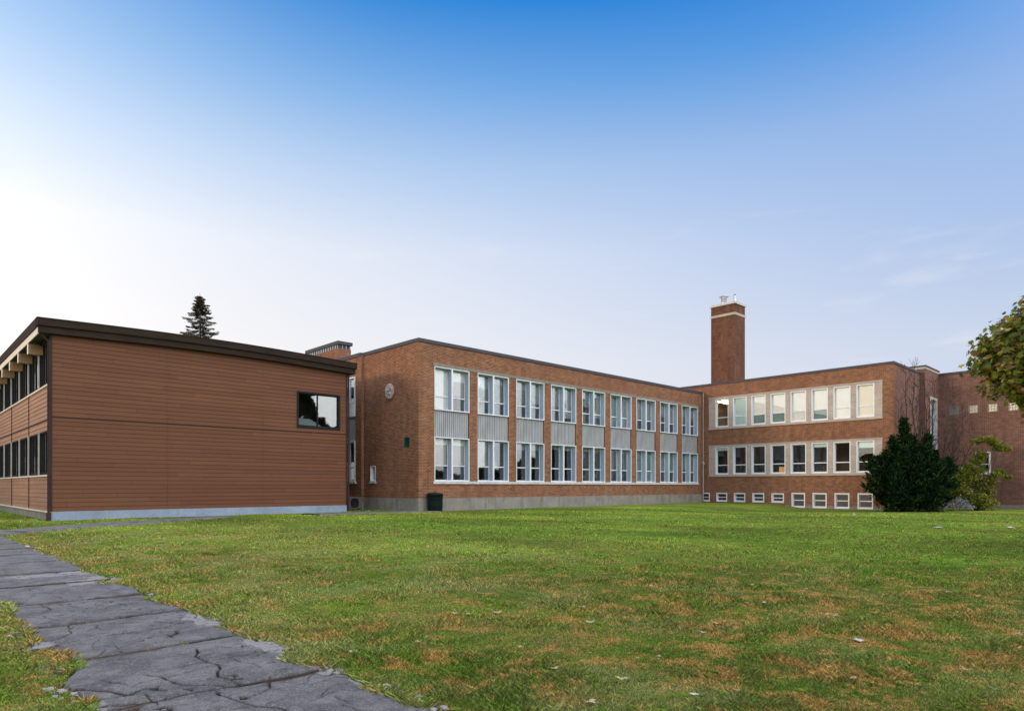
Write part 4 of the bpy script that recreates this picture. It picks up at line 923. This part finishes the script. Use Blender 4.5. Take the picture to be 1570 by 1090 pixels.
# ---- fallen leaves and litter
random.seed(2)
def flat_leaf_mesh(seed, size):
    r2 = random.Random(seed); vs = [(x*size*(1+r2.uniform(-.2,.2)), y*size, .012+size*.35*abs(x)*r2.uniform(.5,1.5)+size*.15*abs(y)*r2.uniform(-.3,1)) for x, y in MAPLE]
    vs.append((0, 0, .008)); n_ = len(MAPLE); me = bpy.data.meshes.new('fallen_leaf'); me.from_pydata(vs, [], [(i, (i+1) % n_, n_) for i in range(n_)])
    at = me.attributes.new('rnd', 'FLOAT', 'POINT'); v_ = r2.random(); at.data.foreach_set('value', [v_]*len(vs)); me.materials.append(dry_leaf); return me
lm = [flat_leaf_mesh(i, .13) for i in range(9)]
def px2g(x, y):
    d = 1006*1.5/(y-745); r = (x-785)/1006*d; v = cam2w(r, d); return v.x, v.y
spots = [(763,944),(658,914),(698,946),(718,947),(797,997),(1010,1013),(893,934),(1000,903),(1152,901),(1235,908),(1144,929),(1170,929),(1265,948),(1280,950),(1355,916),(1438,908),(1453,912),(1500,918),(905,959),(1100,960),(1078,973),(953,1048),(1130,1066),(1483,1033),(850,1031),(1560,980),(830,845),(823,852),(880,849),(870,851),(1263,836),(1391,838),(930,868),(1133,880),(1026,896),(990,880),(745,905),(640,990),(540,1005),(905,1085),(570,985),(430,905),(700,870),(1330,870),(1200,860),(1500,870),(1310,1045),(1400,965)]
BIG = {(763,944): 'pale dry leaf on the near lawn, right of a close pair of leaves', (1010,1013): 'creamy leaf on the near lawn, just left of the bottom centre scrap',
       (658,914): 'lone reddish leaf on the lawn above the end of the path edge', (797,997): 'lone small leaf on the green grass below the middle of the lawn',
       (1483,1033): 'leaf in brown grass nearest the bottom right corner', (1560,980): 'leaf lying at the right edge of the picture in the grass',
       (953,1048): 'leaf at the bottom of the lawn, left of the crumpled off white scrap', (640,990): 'leaf lying on the grass just right of the worn path edge',
       (540,1005): 'leaf nearest the pale broken edge of the path', (430,905): 'leftmost fallen leaf, on the grass beside the path',
       (1330,870): 'small leaf on the far right lawn below the dark shrub', (905,1085): 'fallen leaf lowest in the picture, on the nearest grass'}
for i, (x, y) in enumerate(spots):
    gx_, gy_ = px2g(x, y); o = link('fallen_leaf', lm[i % 9], None, (gx_, gy_, float(ground(gx_, gy_))+.028), random.uniform(0, 6.28)); s_ = random.uniform(.6, 1.1)*(.8 if y > 960 else 1.0); s_ *= .78; o.scale = (s_, s_, s_)
    tag(o, BIG.get((x, y), 'small dry fallen maple leaf lying curled on the grass'), 'leaf', 'fallen leaves scattered over the lawn')
def crumple(name, x, y, sx_, sz_, label, seed):
    gx_, gy_ = px2g(x, y); r2 = random.Random(seed); mb = MB(); nu, nv = 10, 6; vs = []
    for j in range(nv):
        for i in range(nu):
            t = math.pi*j/(nv-1); a = 6.28*i/nu; q = 1+r2.uniform(-.3,.3); vs.append((sx_*math.sin(t)*math.cos(a)*q, sx_*.6*math.sin(t)*math.sin(a)*q, sz_*(1-math.cos(t))*.5*q))
    mb.quadset(vs, [(j*nu+i, j*nu+(i+1) % nu, (j+1)*nu+(i+1) % nu, (j+1)*nu+i) for j in range(nv-1) for i in range(nu)])
    return tag(mb.build(name, litter, None, (gx_, gy_, float(ground(gx_, gy_))+.01), r2.uniform(0, 3)), label, 'litter')
crumple('crumpled_paper', 1309, 786, .13, .10, 'white crumpled paper on the grass in front of the basement windows', 1)
crumple('crumpled_paper', 1438, 810, .15, .05, 'flat white paper scrap on the far lawn below the dark shrub', 2)
crumple('crumpled_paper', 1549, 810, .12, .06, 'small white paper scrap on the far lawn near the right edge', 3)
crumple('crumpled_paper', 1316, 983, .055, .02, 'torn white paper lying on the near lawn at right', 4)
crumple('crumpled_paper', 1065, 1068, .03, .015, 'crumpled off white scrap in brown grass at the bottom edge', 5)
crumple('crumpled_paper', 42, 840, .07, .05, 'white scrap lying at the edge of the path', 6)

# ---- grass blades and crumbled edge chips
def in_path(x, y):
    l, r = path_edges(y); return (x > l-.02+.06*(vnoise(x*5, y*5, 55)-.5)) & (x < r+.03+.08*(vnoise(x*5, y*5, 56)-.5)) & (y < 27.5)
def grass(n_, dmin, dmax):
    u = rng.uniform(1/dmax, 1/dmin, n_); d = 1/u; t = rng.uniform(-.88, .88, n_); r = d*t
    x = .7207*r+.6932*d; y = -.6934*r+.7206*d
    ip = in_path(x, y)
    jn = np.min(np.abs(y[:, None]-.015-np.array(JOINTS)[None]), 1) < .028
    jn &= vnoise(x*2.6, y*.9, 74) > .60
    edgy = ip & (np.minimum(x-path_edges(y)[0], path_edges(y)[1]-x) < .10) & (vnoise(x*3, y*3, 99) > .66)
    keep = ((~ip) | jn | edgy)
    # keep clear of buildings and of the side path
    keep &= ~((x > 5.2) & (x < 20) & (y > 34.3)) & ~((x > 22.4) & (y > 31.1)) & (x < 54.2)
    up_y = np.interp(x, [-6, 1.5, 3.0, 4.6, 7.05, 9.4, 12], [27.6, 27.4, 27.5, 29.0, 30.9, 31.8, 32.9]); lo_y = np.interp(x, [-6, 2.2, 2.86, 4.3, 5.6, 7.0, 9.1, 12], [24.9, 24.9, 25.3, 27.0, 27.9, 28.2, 29.9, 31.5])
    keep &= ~((x < 11.9) & (y > lo_y) & (y < up_y)); keep &= ~((x > 16.3) & (x < 23) & (y > 31.3) & (y < 33.0))
    x, y, d, ip = x[keep], y[keep], d[keep], ip[keep]; n_ = len(x)
    tuft = fbm(x*1.6, y*1.6, 201, 4); tall = sstep(.42, .62, tuft)
    h = (.014+.024*tall)*(.5+.9*rng.random(n_))*(1+.014*d); h[ip] *= .7
    w = np.maximum(.0032, .00068*d)*(.7+.6*rng.random(n_))
    a = rng.uniform(0, 6.28, n_); lean = rng.uniform(.1, 1.5, n_)*h; la = rng.uniform(0, 6.28, n_)
    z = ground(x, y) - .004; z[ip] -= .012
    V = np.zeros((n_, 4, 3)); V[:, 0] = np.stack([x-np.cos(a)*w, y-np.sin(a)*w, z], 1); V[:, 1] = np.stack([x+np.cos(a)*w, y+np.sin(a)*w, z], 1)
    V[:, 2] = np.stack([x+np.cos(a)*w*.55+np.cos(la)*lean*.5, y+np.sin(a)*w*.55+np.sin(la)*lean*.5, z+h*.65], 1); V[:, 3] = np.stack([x+np.cos(la)*lean, y+np.sin(la)*lean, z+h], 1)
    return V.reshape(-1, 3), rng.random(n_)
Vg, rg = grass(900000, 3.6, 45)
def edge_grass(n_):
    y = 1/rng.uniform(1/26, 1/3.2, n_); sd_ = rng.random(n_) < .5; l, r = path_edges(y); cl_ = vnoise(y*2.3, sd_*9.7, 401)
    off = np.abs(rng.normal(0, .05, n_))-.05*(cl_ > .45)-.02; x = np.where(sd_, l-off, r+off+.03); k_ = cl_ > .28; x, y, n_ = x[k_], y[k_], int(k_.sum())
    h = rng.uniform(.025, .07, n_); w = np.maximum(.0045, .0009*y); a = rng.uniform(0, 6.28, n_); la = rng.uniform(0, 6.28, n_); lean = h*rng.uniform(.4, 1.6, n_); z = ground(x, y)-.02
    V = np.zeros((n_, 4, 3)); V[:, 0] = np.stack([x-np.cos(a)*w, y-np.sin(a)*w, z], 1); V[:, 1] = np.stack([x+np.cos(a)*w, y+np.sin(a)*w, z], 1)
    V[:, 2] = np.stack([x+np.cos(a)*w*.5+np.cos(la)*lean*.5, y+np.sin(a)*w*.5+np.sin(la)*lean*.5, z+h*.7], 1); V[:, 3] = np.stack([x+np.cos(la)*lean, y+np.sin(la)*lean, z+h], 1)
    return V.reshape(-1, 3), rng.random(n_)
Ve, re_ = edge_grass(26000); Vg = np.concatenate([Vg, Ve]); rg = np.concatenate([rg, re_])
tag(link('grass', array_mesh('grass', Vg, 4, blade_mat, {'rnd': rg})), 'short mown grass with dry brown patches across the lawn', 'grass', kind='stuff')
# broad-leaved weeds as flat rosettes
Cw = []; Nw = []
for k in range(520):
    d = 1/rng.uniform(1/16, 1/3.8); r = d*rng.uniform(-.85, .85); v = cam2w(r, d)
    if in_path(np.array([v.x]), np.array([v.y]))[0] or vnoise(v.x*.6, v.y*.6, 300) < .5: continue
    for q in range(9): a = rng.uniform(0, 6.28); Cw.append((v.x+.035*math.cos(a), v.y+.035*math.sin(a), float(ground(v.x, v.y))+.03)); Nw.append((math.cos(a)*.6, math.sin(a)*.6, 1.))
weed_leaf = leaf_mat('weed_leaf', [(.2, (.07,.15,.015)), (.6, (.13,.24,.02)), (.9, (.24,.30,.04))], .85)
o = cloud('weeds', Cw, .034, OVAL, weed_leaf, None, np.array(Nw)); tag(o, 'bright green broad leaved weeds dotted through the near lawn', 'weeds', kind='stuff')
mb = MB(); random.seed(77)
for k in range(420):
    y = 3.3+random.random()**1.6*12; l, r = path_edges(np.array([y])); sd_ = random.random() < .5
    x = (float(l[0])-random.uniform(-.02,.13)) if sd_ else (float(r[0])+random.uniform(-.03,.13)); s_ = random.uniform(.008,.032); zz = float(ground(x, y))*.3+.0
    vs = [(x+s_*a*random.uniform(.7,1.3), y+s_*b*random.uniform(.7,1.3), zz+s_*c0*random.uniform(.3,.7)) for a, b, c0 in ((-1,-1,0),(1,-1,0),(1,1,0),(-1,1,0),(-.7,-.7,1),(.7,-.8,1),(.8,.7,1),(-.7,.8,1))]
    mb.quadset(vs, [(4,5,6,7),(0,1,5,4),(1,2,6,5),(2,3,7,6),(3,0,4,7)], 0 if random.random() < .45 else 1)
rub_dark = plain('rubble_dark', (.05,.05,.055), .9, .4, 30.)
rub = plain('rubble_pale', (.30,.29,.29), .9, .3, 30.)
tag(mb.build('rubble', [rub, rub_dark]), 'crumbled concrete and asphalt chips along the worn path edges', 'rubble', kind='stuff')
